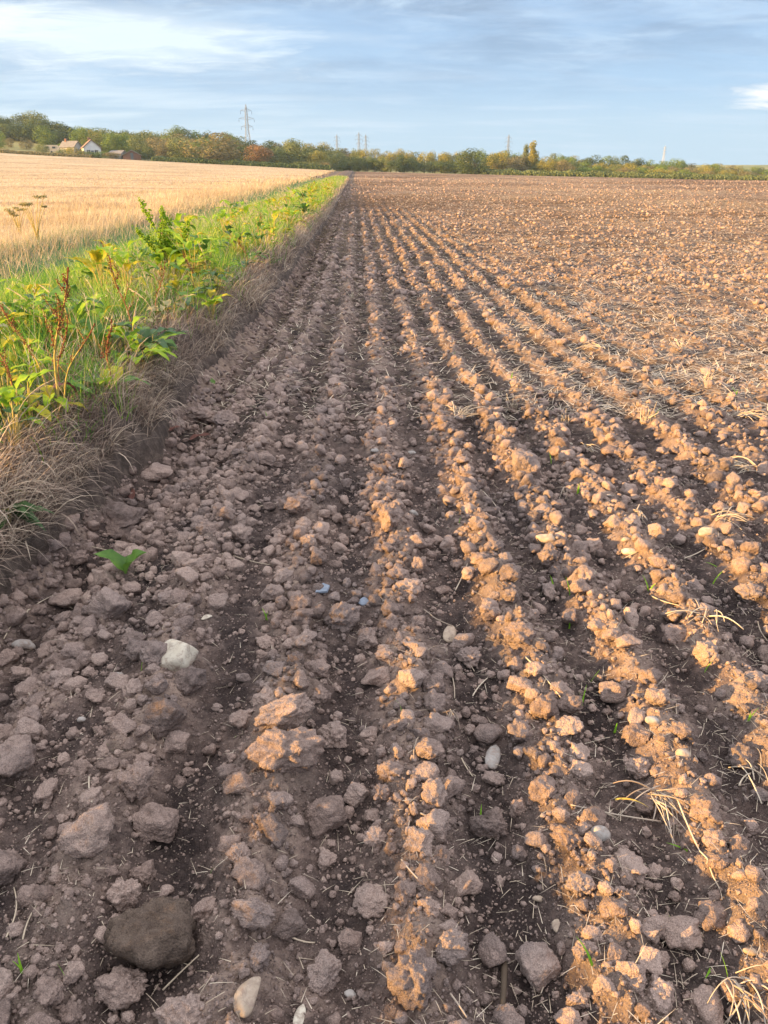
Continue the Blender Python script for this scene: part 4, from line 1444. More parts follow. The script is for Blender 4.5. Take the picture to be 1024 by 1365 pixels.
    WEEDS = [
        (70, 415, .26, 5, 'leaf_green', 'upright broad green leaves in the grass left of the tallest dock'),
        (160, 470, .20, 6, 'leaf_dark', 'clump of dark green leaves behind the tallest dock'),
        (170, 440, .17, 6, 'leaf_lime', 'bright yellow-green leaf cluster under the red seed spike'),
        (205, 480, .17, 5, 'leaf_green', 'drooping blotched green leaves at the bank edge'),
        (250, 425, .16, 5, 'leaf_dark', 'dark broad leaves behind the pale withered leaves'),
        (275, 392, .15, 6, 'leaf_yellow', 'golden yellow leaf cluster on the verge crest'),
        (300, 365, .13, 5, 'leaf_yellow', 'small yellow leaf rosette beyond the golden cluster'),
        (238, 505, .15, 4, 'leaf_pale', 'pale withered leaves hanging down the bank'),
        (285, 480, .16, 4, 'leaf_green', 'green leaf hanging over the ditch in mid distance'),
        (152, 585, .17, 5, 'leaf_green', 'drooping streaked green leaves right of the tallest dock'),
        (165, 640, .12, 4, 'leaf_dark', 'dark green leaf resting on the ditch side'),
        (52, 620, .13, 5, 'leaf_yellow', 'orange-yellow speckled leaf left of the tallest dock'),
        (25, 480, .15, 4, 'leaf_lime', 'lime leaf cluster in the grass at the left edge'),
        (330, 385, .13, 5, 'leaf_lime', 'lime green rosette beside the dry grass of the bank'),
        (350, 330, .22, 9, 'leaf_lime', 'yellow-green leafy weed halfway along the verge'),
        (375, 312, .24, 9, 'leaf_lime', 'bright leafy weed beyond the halfway one'),
        (335, 345, .2, 7, 'leaf_green', 'green leafy weed before the halfway yellow-green one'),
        (392, 298, .25, 9, 'leaf_lime', 'lime bushy weed in the row of weeds, third from the end'),
        (405, 284, .27, 9, 'leaf_green', 'green bushy weed in the row of weeds, second from the end'),
        (420, 272, .3, 9, 'leaf_lime', 'lime bushy weed at the far end of the row of weeds'),
        (310, 330, .2, 7, 'leaf_dark', 'dark leafy weed by the dip beyond the bushy dock'),
        (200, 520, .12, 4, 'leaf_pale', 'pale crumpled leaves low on the bank'),
    ]
    for px, py, L, n, mt, lab in WEEDS:
        X, Y, z, s = verge_at(px, py, 0.17)
        up = 1.0
        if X > float(edge_x(np.array([Y]))[0]) - 0.30:
            X, Y, z, s = verge_at(px, py, 0.05)
            up = 0.35
            X = min(X, float(edge_x(np.array([Y]))[0]) - 0.04)
            z = float(verge_h(np.array([X]), np.array([Y]))[0])
        L *= 1.30
        p = empty('leafy_weed', (X, Y, z))
        weed(p, L, n, mt, lab, up, Y)
    ys_w = np.sort(2.7 + 6.5 * r.uniform(0, 1, 40) ** 1.2)
    for k, Y in enumerate(ys_w):
        X = float(edge_x(np.array([Y]))[0]) - 0.10 - 1.6 * r.uniform() ** 1.3
        z = float(verge_h(np.array([X]), np.array([Y]))[0])
        p = empty('leafy_weed', (X, Y, z))
        mt = ['leaf_lime', 'leaf_green', 'leaf_yellow', 'leaf_dark', 'leaf_green', 'leaf_pale', 'leaf_lime'][k % 7]
        nm = {'leaf_lime': 'lime green', 'leaf_green': 'mid green', 'leaf_yellow': 'yellow', 'leaf_dark': 'dark green', 'leaf_pale': 'withered pale'}[mt]
        weed(p, r.uniform(.14, .26) * (0.6 if Y < 4 else 1), 7, mt, f'{nm} broad-leaved weed tangled in the near verge grass, row {k + 1} from the camera', 0.75, Y)
    # the dense row of weeds running away along the verge
    for k in range(52):
        Y = 7.0 + 50 * (k / 52) ** 1.35 + r.uniform(-.4, .4)
        X = float(edge_x(np.array([Y]))[0]) - r.uniform(.3, 1.3)
        z = float(verge_h(np.array([X]), np.array([Y]))[0])
        p = empty('leafy_weed', (X, Y, z))
        mt = ['leaf_lime', 'leaf_green', 'leaf_yellow', 'leaf_lime'][k % 4]
        lab = {'leaf_lime': 'lime green', 'leaf_green': 'green', 'leaf_yellow': 'yellow'}[mt] + ' leafy weed in the dense row running away along the verge'
        weed(p, r.uniform(.18, .34), 9, mt, lab, 1.4, Y)
    # --- umbel plant at far left in front of the stubble
    r2 = np.random.default_rng(8)
    for px, py, H, lab in ((52, 330, 0.95, 'tall dry umbel weed standing before the stubble at the far left'),
                           (28, 318, 0.6, 'lower dry umbel weed left of the tall one')):
        X, Y, z, s = verge_at(px, py)
        p = empty('umbel_plant', (X, Y, z))
        tag(p, lab, 'plant')
        st = Acc()
        for b in range(7):
            az, ln = r2.uniform(0, 6.28), r2.uniform(.05, .4)
            hh = H * r2.uniform(.7, 1.0)
            t = np.linspace(0, 1, 7)
            pts = np.stack([math.cos(az) * ln * H * t ** 1.8, math.sin(az) * ln * H * t ** 1.8, hh * t], -1)
            st.tube(pts, 0.011 * (1 - .6 * t), 4)
            hd = Acc()
            for k in range(9):
                a2 = k * .7
                e = pts[-1] + np.array([math.cos(a2) * .05, math.sin(a2) * .05, .035 + .01 * (k % 2)])
                st.tube([pts[-1], e], .002, 3)
                for _ in range(5):
                    hd.add(ICO[1][0] * .011 + e + r2.normal(0, .012, 3), None, ICO[1][1])
            hd.obj('flower_head', M['leaf_pale'], p, True)
        st.obj('stem', M['stem'], p, True)
    # --- single arching grass stalks with plumes
    ST = [(40, 470, .42, 2.7, 'leftmost pale arching grass stalk above the green grass'),
          (62, 455, .46, 2.9, 'tall straw-coloured grass stalk second from the left edge'),
          (88, 440, .40, 2.6, 'arching seed-headed grass stalk behind the tallest dock'),
          (135, 430, .40, 2.2, 'pale grass stalk bending left before the dip'),
          (128, 452, .30, 2.5, 'short pale grass stalk left of the red seed spike'),
          (200, 400, .34, 2.4, 'slender pale grass stalk before the bushy dock'),
          (212, 440, .42, 2.8, 'fine upright grass stalk right of the red seed spike'),
          (300, 330, .40, 1.0, 'pale plumed grass stalk beyond the bushy dock'),
          (318, 322, .42, 2.6, 'pale plumed grass stalk in the tuft along the verge'),
          (330, 312, .42, 0.4, 'furthest plumed grass stalk of the verge tuft'),
          (20, 600, .40, 0.3, 'dry bent stalk sticking out of the bank at the left'),
          (250, 470, .26, 1.4, 'short upright dry stalk on the bank crest')]
    for px, py, H, az, lab in ST:
        X, Y, z, s = verge_at(px, py)
        p = empty('grass_stalk', (X, Y, z))
        tag(p, lab, 'grass stalk', 'single grass stalks on the verge')
        t = np.linspace(0, 1, 12)
        hx = H * 0.5 * t ** 2.2
        pts = np.stack([math.cos(az) * hx, math.sin(az) * hx, H * (t - 0.22 * t ** 3)], -1)
        a = Acc(); a.tube(pts, .0022 * (1 - .5 * t) * (1 + Y * .05), 4, tint=.7)
        a.obj('stem', M['wheat'], p, True)
        b = Acc()
        for w in np.linspace(.72, 1, 26):
            q = np.array([np.interp(w, t, pts[:, k]) for k in range(3)])
            e = q + np.array([math.cos(az), math.sin(az), .3]) * .018 + r.normal(0, .005, 3)
            b.tube([q, e], [.0022 * (1 + Y * .05), .0006], 3, tint=.8, cap=False)
        b.obj('seed_head', M['wheat'], p, True)


build_verge_plants()


# ---------------------------------------------------------------- small things on the seedbed
def build_seedlings():
    r = np.random.default_rng(17)
    pts = [(188, 888, 'beside the white wedge stone'), (151, 992, 'left of the tall ridged clod'), (278, 1160, 'behind the large dark slab, to its right'),
           (312, 977, 'lying over, right of the sunlit wedge clod'), (355, 822, 'with two blades, left of the elongated sunlit clod'), (536, 942, 'alone in the middle furrow'),
           (738, 775, 'just below the sunlit clod near the tan stone'), (760, 785, 'right of the one under the tan stone'), (759, 830, 'below the pair near the tan stone'),
           (865, 780, 'on the crest between furrows at the right'), (957, 747, 'beside the flat sunlit stone'), (980, 755, 'right of the flat sunlit stone'),
           (938, 892, 'leaning on the bright orange clod'), (996, 955, 'forked, at the right edge'), (787, 900, 'tiny, in the furrow right of the mossy clod'),
           (775, 935, 'leaning left in the right furrow'), (820, 965, 'beside the dull grey stone'), (919, 1125, 'yellow-green, lying flat by the long straw'),
           (790, 1285, 'at the foot of the right ridge near the bottom'), (952, 1275, 'left of the flat pale pebble'), (972, 1302, 'in the tangle at the lower right corner'),
           (30, 1290, 'at the lower left corner'), (90, 1262 + 40, 'short, left of the rounded bottom clod'), (770, 650, 'forked, beyond the pale straw curl'),
           (735, 610, 'beside the angular lit block'), (900, 1225, 'tiny and yellowish, in the right furrow'), (603, 470, 'far back on the centre ridge'),
           (872, 545, 'far back among the right stubble'), (950, 770, 'yellowish, near the right ridge'), (682, 495, 'far back by the stubble roots'),
           (442, 520, 'far back on the left ridge'), (640, 1090, 'by the crusty furrow clod'), (706, 585, 'behind the angular lit block'), (980, 525, 'far back near the right edge'),
           (612, 690, 'in the furrow right of the mid-ridge clod'), (357, 552, 'on the ditch side in mid distance'), (575, 575, 'far back beside the stubble bundle')]
    for n, (px, py, where) in enumerate(pts):
        X, Y, z, s = at(px, py + 8)
        p = empty('seedling', (X, Y, z - 0.004))
        tag(p, 'green cereal seedling ' + where, 'seedling', 'cereal seedlings coming up')
        k = 2 if ('fork' in where or 'two' in where or n % 6 == 3) else 1
        for b in range(k):
            H = r.uniform(.04, .07) * (1 + .04 * Y)
            az = r.uniform(0, 6.28)
            flat = 'flat' in where or 'over' in where
            v, f, a = blades(np.array([[0.003 * b, 0, 0]]), np.array([H]), np.array([0.0052 * (1 + .14 * Y)]), np.array([az]), np.array([1.1 if flat else r.uniform(.05, .4)]), np.array([r.uniform(.1, .9)]), r, 6)
            v2 = v + np.array([0.0005, 0.0005, 0])
            link('blade', mesh_np('blade', v, f, M['sprout'], True, {'tint': a}), p)


build_seedlings()


def curve_straw(p0, az, L, lift, bendv, r, k=8):
    t = np.linspace(0, 1, k)
    a = az + bendv * t
    x = np.concatenate([[0], np.cumsum(np.cos(a[:-1]))]) * L / (k - 1)
    y = np.concatenate([[0], np.cumsum(np.sin(a[:-1]))]) * L / (k - 1)
    z = lift * L * np.sin(t * math.pi * .9)
    return np.stack([x, y, z], -1) + np.array(p0)


def build_tufts():
    r = np.random.default_rng(29)
    T = [(872, 1068, .11, 26, 'tangle of pale curved stubble roots below the grey knobbly clod', 'roots'),
         (612, 560, .15, 30, 'broad bundle of flattened pale stubble in mid distance', 'flat'),
         (683, 548, .10, 14, 'small fan of upright stubble right of the broad bundle', 'up'),
         (752, 566, .09, 14, 'orange-lit upright stubble tuft in the right furrow', 'up'),
         (860, 566, .11, 18, 'golden stubble clump standing on the right ridge', 'up'),
         (985, 556, .13, 24, 'pale stubble tuft at the right edge in mid distance', 'flat'),
         (1000, 628, .11, 22, 'golden flattened stubble on the outer ridge at the right edge', 'flat'),
         (942, 512, .10, 16, 'stubble tuft further back on the right ridges', 'up'),
         (470, 398, .13, 16, 'dry straw clump standing on the far centre ridge', 'up'),
         (752, 655, .06, 9, 'small curl of white straw in the right furrow', 'roots'),
         (975, 1322, .09, 14, 'tangle of dead stems at the lower right corner', 'roots'),
         (1014, 1062, .08, 10, 'pale straws fanning out at the right edge', 'flat'),
         (938, 822, .08, 16, 'golden chewed straw clump left of the right edge', 'flat'),
         (800, 470, .11, 16, 'stubble tuft in the far right field, left one', 'flat'),
         (905, 470, .12, 16, 'stubble tuft in the far right field, right one', 'up'),
         (690, 442, .12, 14, 'stubble tuft far back by the tiny white stone', 'flat'),
         (848, 690, .07, 10, 'twisted dead root beside the right ridge', 'roots'),
         (600, 960, .05, 7, 'small knot of roots in the furrow right of the middle ridge', 'roots'),
         (960, 700, .09, 16, 'golden straw tuft on the ridge behind the flat sunlit stone', 'flat'),
         (780, 600, .08, 12, 'wispy straw tuft beyond the angular lit block', 'flat')]
    for px, py, R, n, lab, kind in T:
        X, Y, z, s = at(px, py)
        p = empty('stubble_tuft', (X, Y, z))
        tag(p, lab, 'stubble', 'tufts of old stubble')
        a = Acc()
        az0 = r.uniform(0, 6.28)
        wd = 0.0016 * (1 + .16 * Y)
        for i in range(n):
            L = R * r.uniform(.5, 1.25)
            if kind == 'up':
                az = r.uniform(0, 6.28); ln = r.uniform(.05, .9)
                t = np.linspace(0, 1, 5)
                pts = np.stack([math.cos(az) * L * ln * t, math.sin(az) * L * ln * t, L * (1 - .45 * ln) * t], -1) + r.normal(0, .012, 3)
            elif kind == 'flat':
                az = az0 + r.normal(0, .55)
                pts = curve_straw((r.normal(0, .025), r.normal(0, .025), .008 + r.uniform(0, .02)), az, L * 1.3, r.uniform(.05, .3), r.normal(0, .3), r)
            else:
                az = -1.3 + r.normal(0, .75)
                pts = curve_straw((r.normal(0, .01), r.normal(0, .01), .03), az, L * 1.1, r.uniform(.1, .4), r.normal(0, .9), r, 10)
                pts[:, 2] -= np.linspace(0, .03, len(pts))
            a.tube(pts, wd * r.uniform(.6, 1.3) * np.linspace(1, .6, len(pts)), 4, tint=float(r.uniform(0, 1)))
        a.obj('stalks', M['root' if kind == 'roots' else 'straw'], p, True)
        c = Acc()
        v, f = clod_shape(900 + int(px), 3)
        c.add(v * np.array([R * .3, R * .26, R * .2]) + np.array([0, 0, .006]), None, f)
        c.obj('root_ball', M['clod'], p, True)
    # single straws
    S = [((700, 882), (748, 935), 'long bent pale straw right of the mossy clod'), ((900, 1065), (958, 1190), 'longest thin straw sloping across the right furrow'),
         ((672, 1290), (668, 1362), 'thick grey-brown stick standing at the bottom edge'), ((218, 1325), (267, 1283), 'pale straight straw leaning on the large dark slab'),
         ((10, 1255), (20, 1188), 'pale upright straw at the lower left edge'), ((32, 1258), (50, 1212), 'short pale straw right of the lower left one'),
         ((310, 733), (362, 757), 'thin pale straw above the left ridge'), ((108, 695), (160, 735), 'pale straw running down from the ditch edge'),
         ((598, 892), (606, 935), 'thin upright pale straw in the middle furrow'), ((630, 932), (650, 905), 'short pale straw near the grey egg pebble'),
         ((607, 790), (623, 755), 'curved pale straw on the ridge edge'), ((565, 815), (603, 838), 'pale rootlet leading to the pinkish pebble'),
         ((390, 1255), (420, 1262), 'kinked white straw on the ridge beside the furrow'), ((830, 750), (858, 747), 'short straight straw below the cream pebble'),
         ((868, 795), (905, 812), 'orange-lit straw right of the crest seedling'), ((1010, 830), (1022, 858), 'pale straw at the right edge'),
         ((862, 925), (890, 900), 'orange-lit twig in the right furrow'), ((858, 950), (845, 968), 'short bent twig before the orange-lit twig'),
         ((560, 1090), (600, 1098), 'fine rootlet across the furrow by the crusty clod'), ((340, 680), (420, 668), 'thin horizontal straw across the left ridge'),
         ((640, 655), (668, 690), 'thin straw sloping in the furrow beyond centre'), ((535, 1150), (560, 1180), 'fine root on the middle ridge'),
         ((912, 745), (938, 738), 'pale flat straw left of the flat sunlit stone'), ((600, 1330), (622, 1362), 'curved pale root at the bottom edge'),
         ((120, 1040), (124, 1075), 'thin grey straw behind the loaf-shaped clod'), ((880, 1100), (760, 1078), 'thin straw sloping under the stubble roots'),
         ((560, 985), (552, 1015), 'fine pale root in the middle furrow'), ((615, 1015), (630, 1040), 'short straw below the egg pebble'),
         ((0, 830), (40, 815), 'pale straw lying in the ditch at the left edge'), ((30, 800), (75, 785), 'second pale straw in the ditch, further right')]
    for n, (a0, b0, lab) in enumerate(S):
        X0, Y0, z0, s0 = at(*a0)
        X1, Y1, z1, s1 = at(*b0)
        o = Acc()
        t = np.linspace(0, 1, 9)
        L = math.hypot(X1 - X0, Y1 - Y0)
        nx, ny = -(Y1 - Y0), (X1 - X0)
        bend = 0.01 if 'straight' in lab or 'stick' in lab else r.normal(0, .08)
        xs = X0 + (X1 - X0) * t + nx * bend * np.sin(t * 3.14) 
        ysv = Y0 + (Y1 - Y0) * t + ny * bend * np.sin(t * 3.14)
        gz = ground_z(xs, ysv)
        zz = np.maximum(np.linspace(gz[0], gz[-1], 9) + .012, gz + .006)
        rad = (0.0062 if 'stick' in lab else 0.0017) * (1 + .1 * Y0)
        c = np.array([xs[4], ysv[4], zz[4]])
        o.tube(np.stack([xs, ysv, zz], -1) - c, rad * (1 - .3 * t), 6, tint=float(r.uniform(.3, .9)))
        ob = o.obj('stick' if 'stick' in lab else 'straw_stalk', M['bark' if 'stick' in lab else 'root' if ( 'twig' in lab or 'root' in lab) else 'straw'], None, True, c)
        tag(ob, lab, 'stick' if 'stick' in lab else 'straw', None if 'stick' in lab else 'single straws on the soil')
    # dry twigs sticking out into the ditch
    # golden curled blade
    X, Y, z, s = at(818, 1078)
    v, f, a = blades(np.array([[0, 0, .03]]), np.array([.085]), np.array([.0065]), np.array([-0.65]), np.array([.9]), np.array([1.1]), r, 10)
    o = link('curled_straw', mesh_np('curled_straw', v, f, M['gold_blade'], True, {'tint': a}), None, (X, Y, z))
    tag(o, 'glowing golden curved blade above the round grey stone', 'grass blade')
    # curled leaf on the soil
    X, Y, z, s = at(170, 775)
    v, q = leaf_v(.15, .07, (1.1, -.2), .5, .10, seed=4)
    w, q2 = leaf_v(.12, .085, (1.2, .2), .5, .12, seed=6)
    w = w @ rotz(0.2).T
    v = v @ rotz(math.pi - .2).T
    o = link('fallen_leaf', mesh_np('fallen_leaf', np.concatenate([v, w]), np.concatenate([q, q2 + len(v)]), M['leaf_green'], True), None, (X, Y, z + .012))
    tag(o, 'curled green leaf with yellow edges lying on the clods by the ditch', 'leaf')
    for px, py, az, L, mt, lab in ((228, 520, 2.0, .12, 'leaf_pale', 'pale green leaf fallen at the ditch edge in mid distance'),
                                   (252, 590, .3, .16, 'leaf_red', 'long reddish dead leaf in the ditch beside the round clod'),
                                   (170, 625, 1.9, .13, 'leaf_red', 'dark red dead leaf hanging over the ditch clods'),
                                   (225, 572, .8, .10, 'leaf_red', 'small maroon dead leaf behind the long reddish one'),
                                   (285, 500, 2.2, .13, 'leaf_green', 'green leaf tip touching the ditch soil')):
        X, Y, z, s = at(px, py)
        v, q = leaf_v(L, L * .35, (.35, -.25), .3, .12, seed=int(px))
        o = link('fallen_leaf', mesh_np('fallen_leaf', v @ rotz(az).T, q, M[mt], True), None, (X, Y, z + .012))
        tag(o, lab, 'leaf')
    # chips
    for px, py, w, h, lab in ((430, 790, 22, 13, 'flat angular blue-grey chip at the head of the elongated clod'),):
        X, Y, z, s = at(px, py)
        v = np.array([[-1, -.6, 0], [.5, -.9, 0], [1, .2, 0], [.3, .9, 0], [-.5, .5, 0]]) * np.array([w * s * .5, h * s * .8, 1])
        v = np.concatenate([v + np.array([0, 0, .004]), v * .92 + np.array([0, 0, .010])])
        q = [[i, (i + 1) % 5, 5 + (i + 1) % 5, 5 + i] for i in range(5)]
        tr = [[5, 6, 7], [5, 7, 8], [5, 8, 9]]
        o = link('stone_chip', mesh_np('stone_chip', v, [np.array(q), np.array(tr)], M['slate']), None, (X, Y, z + .006))
        o.rotation_euler = (.2, -.1, .2)
        tag(o, lab, 'stone')


build_tufts()

# ---------------------------------------------------------------- trees
CROWN_COLS = {
    'olive': ((0.095, 0.125, 0.045), (0.175, 0.205, 0.075)),
    'dark': ((0.042, 0.070, 0.030), (0.085, 0.120, 0.042)),
    'green': ((0.080, 0.130, 0.032), (0.160, 0.225, 0.050)),
    'yellow': ((0.150, 0.155, 0.035), (0.270, 0.250, 0.065)),
    'brown': ((0.135, 0.125, 0.060), (0.210, 0.185, 0.090)),
    'rust': ((0.165, 0.100, 0.050), (0.260, 0.155, 0.075)),
}
for k, (a, b) in CROWN_COLS.items():
    M['crown_' + k] = simple_mat('crown_' + k, a, b, 0.9, 0.8, 0, 0.25, True, tuple(min(1, x * 1.35) for x in b))
TREE_ME = {}


def crown_mesh(shape, seed, mat):
    """unit-size crown: height 1, radius about .5, made of leaf-sprays grouped in clumps"""
    key = (shape, seed, mat)
    if key in TREE_ME: return TREE_ME[key]
    r = np.random.default_rng(seed)
    nb = 20 if shape == 'round' else 26
    C, Rr = [], []
    for i in range(nb):
        d = r.normal(size=3); d /= np.linalg.norm(d)
        if shape == 'poplar':
            c = np.array([d[0] * .16, d[1] * .16, .52 + d[2] * .36]); q = r.uniform(.10, .17)
        elif shape == 'bush':
            c = np.array([d[0] * .42, d[1] * .42, .40 + d[2] * .30]); q = r.uniform(.16, .27)
        else:
            c = np.array([d[0] * .33, d[1] * .33, .47 + d[2] * .33]); q = r.uniform(.16, .28)
        C.append(c); Rr.append(q)
    P, Nn, T = [], [], []
    for c, q in zip(C, Rr):
        n = int(3800 / nb)
        d = r.normal(size=(n, 3)); d /= np.linalg.norm(d, axis=1)[:, None]
        rad = q * r.uniform(.72, 1.08, n)
        P.append(c + d * rad[:, None] * np.array([1, 1, .85]))
        Nn.append(d + r.normal(0, .28, (n, 3)))
        T.append(np.clip(r.uniform(.25, .7) + r.normal(0, .06, n), .02, .98))
    P, Nn, T = np.concatenate(P), np.concatenate(Nn), np.concatenate(T)
    Nn /= np.linalg.norm(Nn, axis=1)[:, None]
    a = np.cross(Nn, r.normal(size=Nn.shape)); a /= np.linalg.norm(a, axis=1)[:, None]
    b = np.cross(Nn, a)
    s = r.uniform(.012, .024, len(P))[:, None]
    V = np.stack([P - a * s, P + b * s * .8, P + a * s, P - b * s * .8], 1).reshape(-1, 3)
    Fc = np.arange(len(V)).reshape(-1, 4)
    me = mesh_np('crown', V, Fc, M['crown_' + mat], False, {'tint': np.repeat(T, 4)})
    TREE_ME[key] = me
    return me


def trunk_mesh():
    if 'trunk' in TREE_ME: return TREE_ME['trunk']
    a = Acc()
    t = np.linspace(0, 1, 6)
    a.tube(np.stack([.01 * np.sin(t * 5), .01 * np.cos(t * 4), .62 * t - .05], -1), .035 * (1 - .7 * t), 7)
    for az, z0 in ((.3, .24), (2.2, .3), (4.0, .26), (5.2, .36), (1.2, .4)):
        a.tube(np.stack([math.cos(az) * .28 * t, math.sin(az) * .28 * t, z0 + .3 * t ** .8], -1), .014 * (1 - .7 * t), 5)
    TREE_ME['trunk'] = a.mesh('trunk', M['bark'], True)
    return TREE_ME['trunk']


def macro1(X, Y):
    return float(macro(np.array([X]), np.array([Y]))[0])


def place_px(px, Y):
    r = ray(px, 224)
    return r[0] / r[1] * Y, Y


TOP_X = [-200, 0, 20, 45, 70, 95, 130, 165, 200, 250, 290, 320, 345, 380, 430, 460, 500, 560, 615, 650, 665, 700, 750, 800, 850, 900, 950, 985, 1024, 1200]
TOP_Y = [150, 153, 149, 147, 156, 163, 165, 171, 169, 167, 171, 176, 183, 184, 189, 193, 196, 198, 201, 199, 198, 203, 204, 206, 209, 212, 215, 218, 224, 226]


def tree(px, Y, top_py, width_px, shape, mat, label, seed, group, kind='tree'):
    X, Y = place_px(px, Y)
    z = macro1(X, Y) - 0.15
    d = Y / math.cos(math.atan(X / max(Y, 1)))
    # height of the top from the photo's row, level of the eye at row 224
    r = ray(px, top_py)
    ztop = CAM_H + r[2] / r[1] * Y
    H = max(2.0, ztop - z)
    W = width_px / F_PX * Y * 1.22
    p = empty({'tree': 'broadleaf_tree', 'bush': 'bush', 'poplar': 'poplar_tree'}[kind], (X, Y, z), random.uniform(0, 6.28))
    tag(p, label, 'bush' if kind == 'bush' else 'tree', group)
    c = link('crown', crown_mesh(shape, seed, mat), p)
    c.scale = (W / .98, W / .98, H)
    t = link('trunk', trunk_mesh(), p)
    t.scale = (H * .8, H * .8, H * .8)
    return p


def build_trees():
    r = np.random.default_rng(31)
    cols_left = ['dark', 'olive', 'green', 'olive', 'brown', 'dark']
    # ---- named trees
    named = [
        # px, Y, top, width, shape, colour, label
        (633, 272, 197, 42, 'round', 'dark', 'round dark green tree standing forward at the far side of the seedbed'),
        (345, 277, 187, 30, 'round', 'rust', 'rust-brown rounded tree behind the stubble field'),
        (288, 280, 172, 62, 'round', 'brown', 'broadest olive-brown tree behind the stubble field'),
        (247, 285, 178, 40, 'round', 'olive', 'olive tree left of the broadest olive-brown tree'),
        (225, 290, 180, 32, 'round', 'brown', 'brownish tree between the red-gabled shed and the olive tree'),
        (385, 284, 184, 42, 'round', 'olive', 'olive spreading tree right of the rust-brown tree'),
        (424, 282, 196, 20, 'round', 'yellow', 'small yellow-green tree left of the verge end'),
        (68, 322, 164, 22, 'round', 'green', 'bright green oval tree left of the farmhouse'),
        (112, 300, 166, 20, 'round', 'green', 'bright green tree rising behind the white farmhouse'),
        (128, 303, 169, 22, 'round', 'yellow', 'yellow-green tree right behind the white farmhouse'),
        (152, 297, 175, 20, 'round', 'green', 'light green tree between farmhouse and shed'),
        (168, 300, 171, 22, 'round', 'green', 'light green tree behind the red-gabled shed'),
        (188, 292, 179, 26, 'round', 'olive', 'pale olive tree right of the red-gabled shed'),
        (199, 283, 193, 16, 'round', 'dark', 'small dark tree beside the red-gabled shed'),
        (710, 284, 186, 21, 'poplar', 'yellow', 'tall slim poplar, tallest tree on the right'),
        (701, 287, 191, 17, 'poplar', 'olive', 'second slim poplar left of the tallest one'),
        (664, 284, 196, 28, 'round', 'yellow', 'yellowish tree right of the round dark green tree'),
        (676, 280, 206, 34, 'round', 'brown', 'brown tree with bare trunks before the far pylon'),
        (693, 283, 204, 30, 'round', 'brown', 'reddish-brown tree left of the poplars'),
        (730, 279, 206, 22, 'round', 'yellow', 'yellow tree right of the poplars'),
        (752, 277, 212, 22, 'round', 'brown', 'low brown tree at the start of the right hedge'),
        (95, 283, 197, 0, None, None, None),
    ]
    for n, (px, Y, top, w, shp, c, lab) in enumerate(named):
        if shp is None: continue
        tree(px, Y, top, w, shp, c, lab, 300 + n % 5, 'trees round the fields', 'poplar' if shp == 'poplar' else 'tree')
    # ---- bushes in front
    for n, (px, Y, top, w, c, lab) in enumerate([
            (402, 275, 213, 16, 'olive', 'round bush before the trees near the verge end'),
            (420, 277, 214, 12, 'olive', 'bush left of the last one by the verge end'),
            (432, 278, 213, 14, 'brown', 'bush closest to the end of the verge'),
            (104, 278, 192, 15, 'yellow', 'yellow-green bush in front of the farmhouse'),
            (85, 300, 188, 8, 'green', 'small green bush left of the grey-roofed house'),
            (17, 308, 181, 10, 'brown', 'bush at the top of the grass slope, left one'),
            (40, 306, 183, 12, 'brown', 'bush at the top of the grass slope, right one'),
            (2, 300, 168, 16, 'green', 'green bush at the left edge of the slope'),
            (120, 279, 200, 20, 'olive', 'low shrub before the white gable wall'),
            (150, 279, 201, 16, 'brown', 'low brown shrub between house and shed'),
            (60, 291, 189, 12, 'olive', 'shrub left of the caravan on the slope'),
            (134, 280, 199, 14, 'green', 'green shrub at the right corner of the white farmhouse'),
            (88, 288, 196, 12, 'olive', 'shrub between the caravan and the grey-roofed house')]):
        tree(px, Y, top, w, 'bush', c, lab, 310 + n % 4, 'bushes before the trees', 'bush')
    # ---- front rows and back rows along the skyline
    ordn = lambda k: ['first', 'second', 'third', 'fourth', 'fifth', 'sixth', 'seventh', 'eighth', 'ninth', 'tenth', 'eleventh', 'twelfth', 'thirteenth', 'fourteenth', 'fifteenth', 'sixteenth', 'seventeenth', 'eighteenth', 'nineteenth', 'twentieth'][k] if k < 20 else str(k + 1) + 'th'
    cname = {'olive': 'olive', 'dark': 'dark green', 'green': 'green', 'yellow': 'yellowish', 'brown': 'brownish', 'rust': 'rusty'}

    def row(px0, px1, step, Y0, top_off, wid, pal, where, group, jit=4, frac=1.0, base_lab='tree'):
        px, k = px0, 0
        while px < px1:
            x = px + r.uniform(-step * .25, step * .25)
            top = np.interp(x, TOP_X, TOP_Y) + top_off + r.normal(0, 1.6)
            c = pal[int(r.integers(0, len(pal)))]
            sd = 300 + int(r.integers(0, 6))
            tree(x, Y0 + r.uniform(-jit, jit), top, wid * r.uniform(.8, 1.25), 'round', c,
                 f'{ordn(k)} tree from the left in {where}', sd, group)
            px += step
            k += 1
    L = ['dark', 'olive', 'dark', 'green', 'olive', 'olive']
    row(-40, 110, 17, 350, 0, 36, ['dark', 'olive', 'dark'], 'the tall dark wood on the left hill', 'trees of the dark wood on the hill')
    row(-30, 90, 20, 334, 12, 30, ['dark', 'dark', 'olive'], 'the shaded front row of the hill wood', 'front trees of the hill wood')  # dark palette puts the shade on this row into the crowns
    row(100, 345, 15, 345, 1, 30, L, 'the back row behind the farmhouse', 'trees behind the farmhouse')
    row(135, 345, 19, 318, 9, 28, ['olive', 'green', 'brown', 'dark'], 'the middle row behind the shed', 'middle trees behind the shed')
    row(355, 480, 13, 345, 0, 24, ['olive', 'brown', 'dark', 'yellow'], 'the back row right of the rusty tree', 'trees right of the rusty tree')
    row(300, 470, 17, 312, 8, 28, ['dark', 'olive', 'dark'], 'the shaded row above the verge end', 'shaded trees above the verge end')  # shade low on the trees is painted with dark crowns
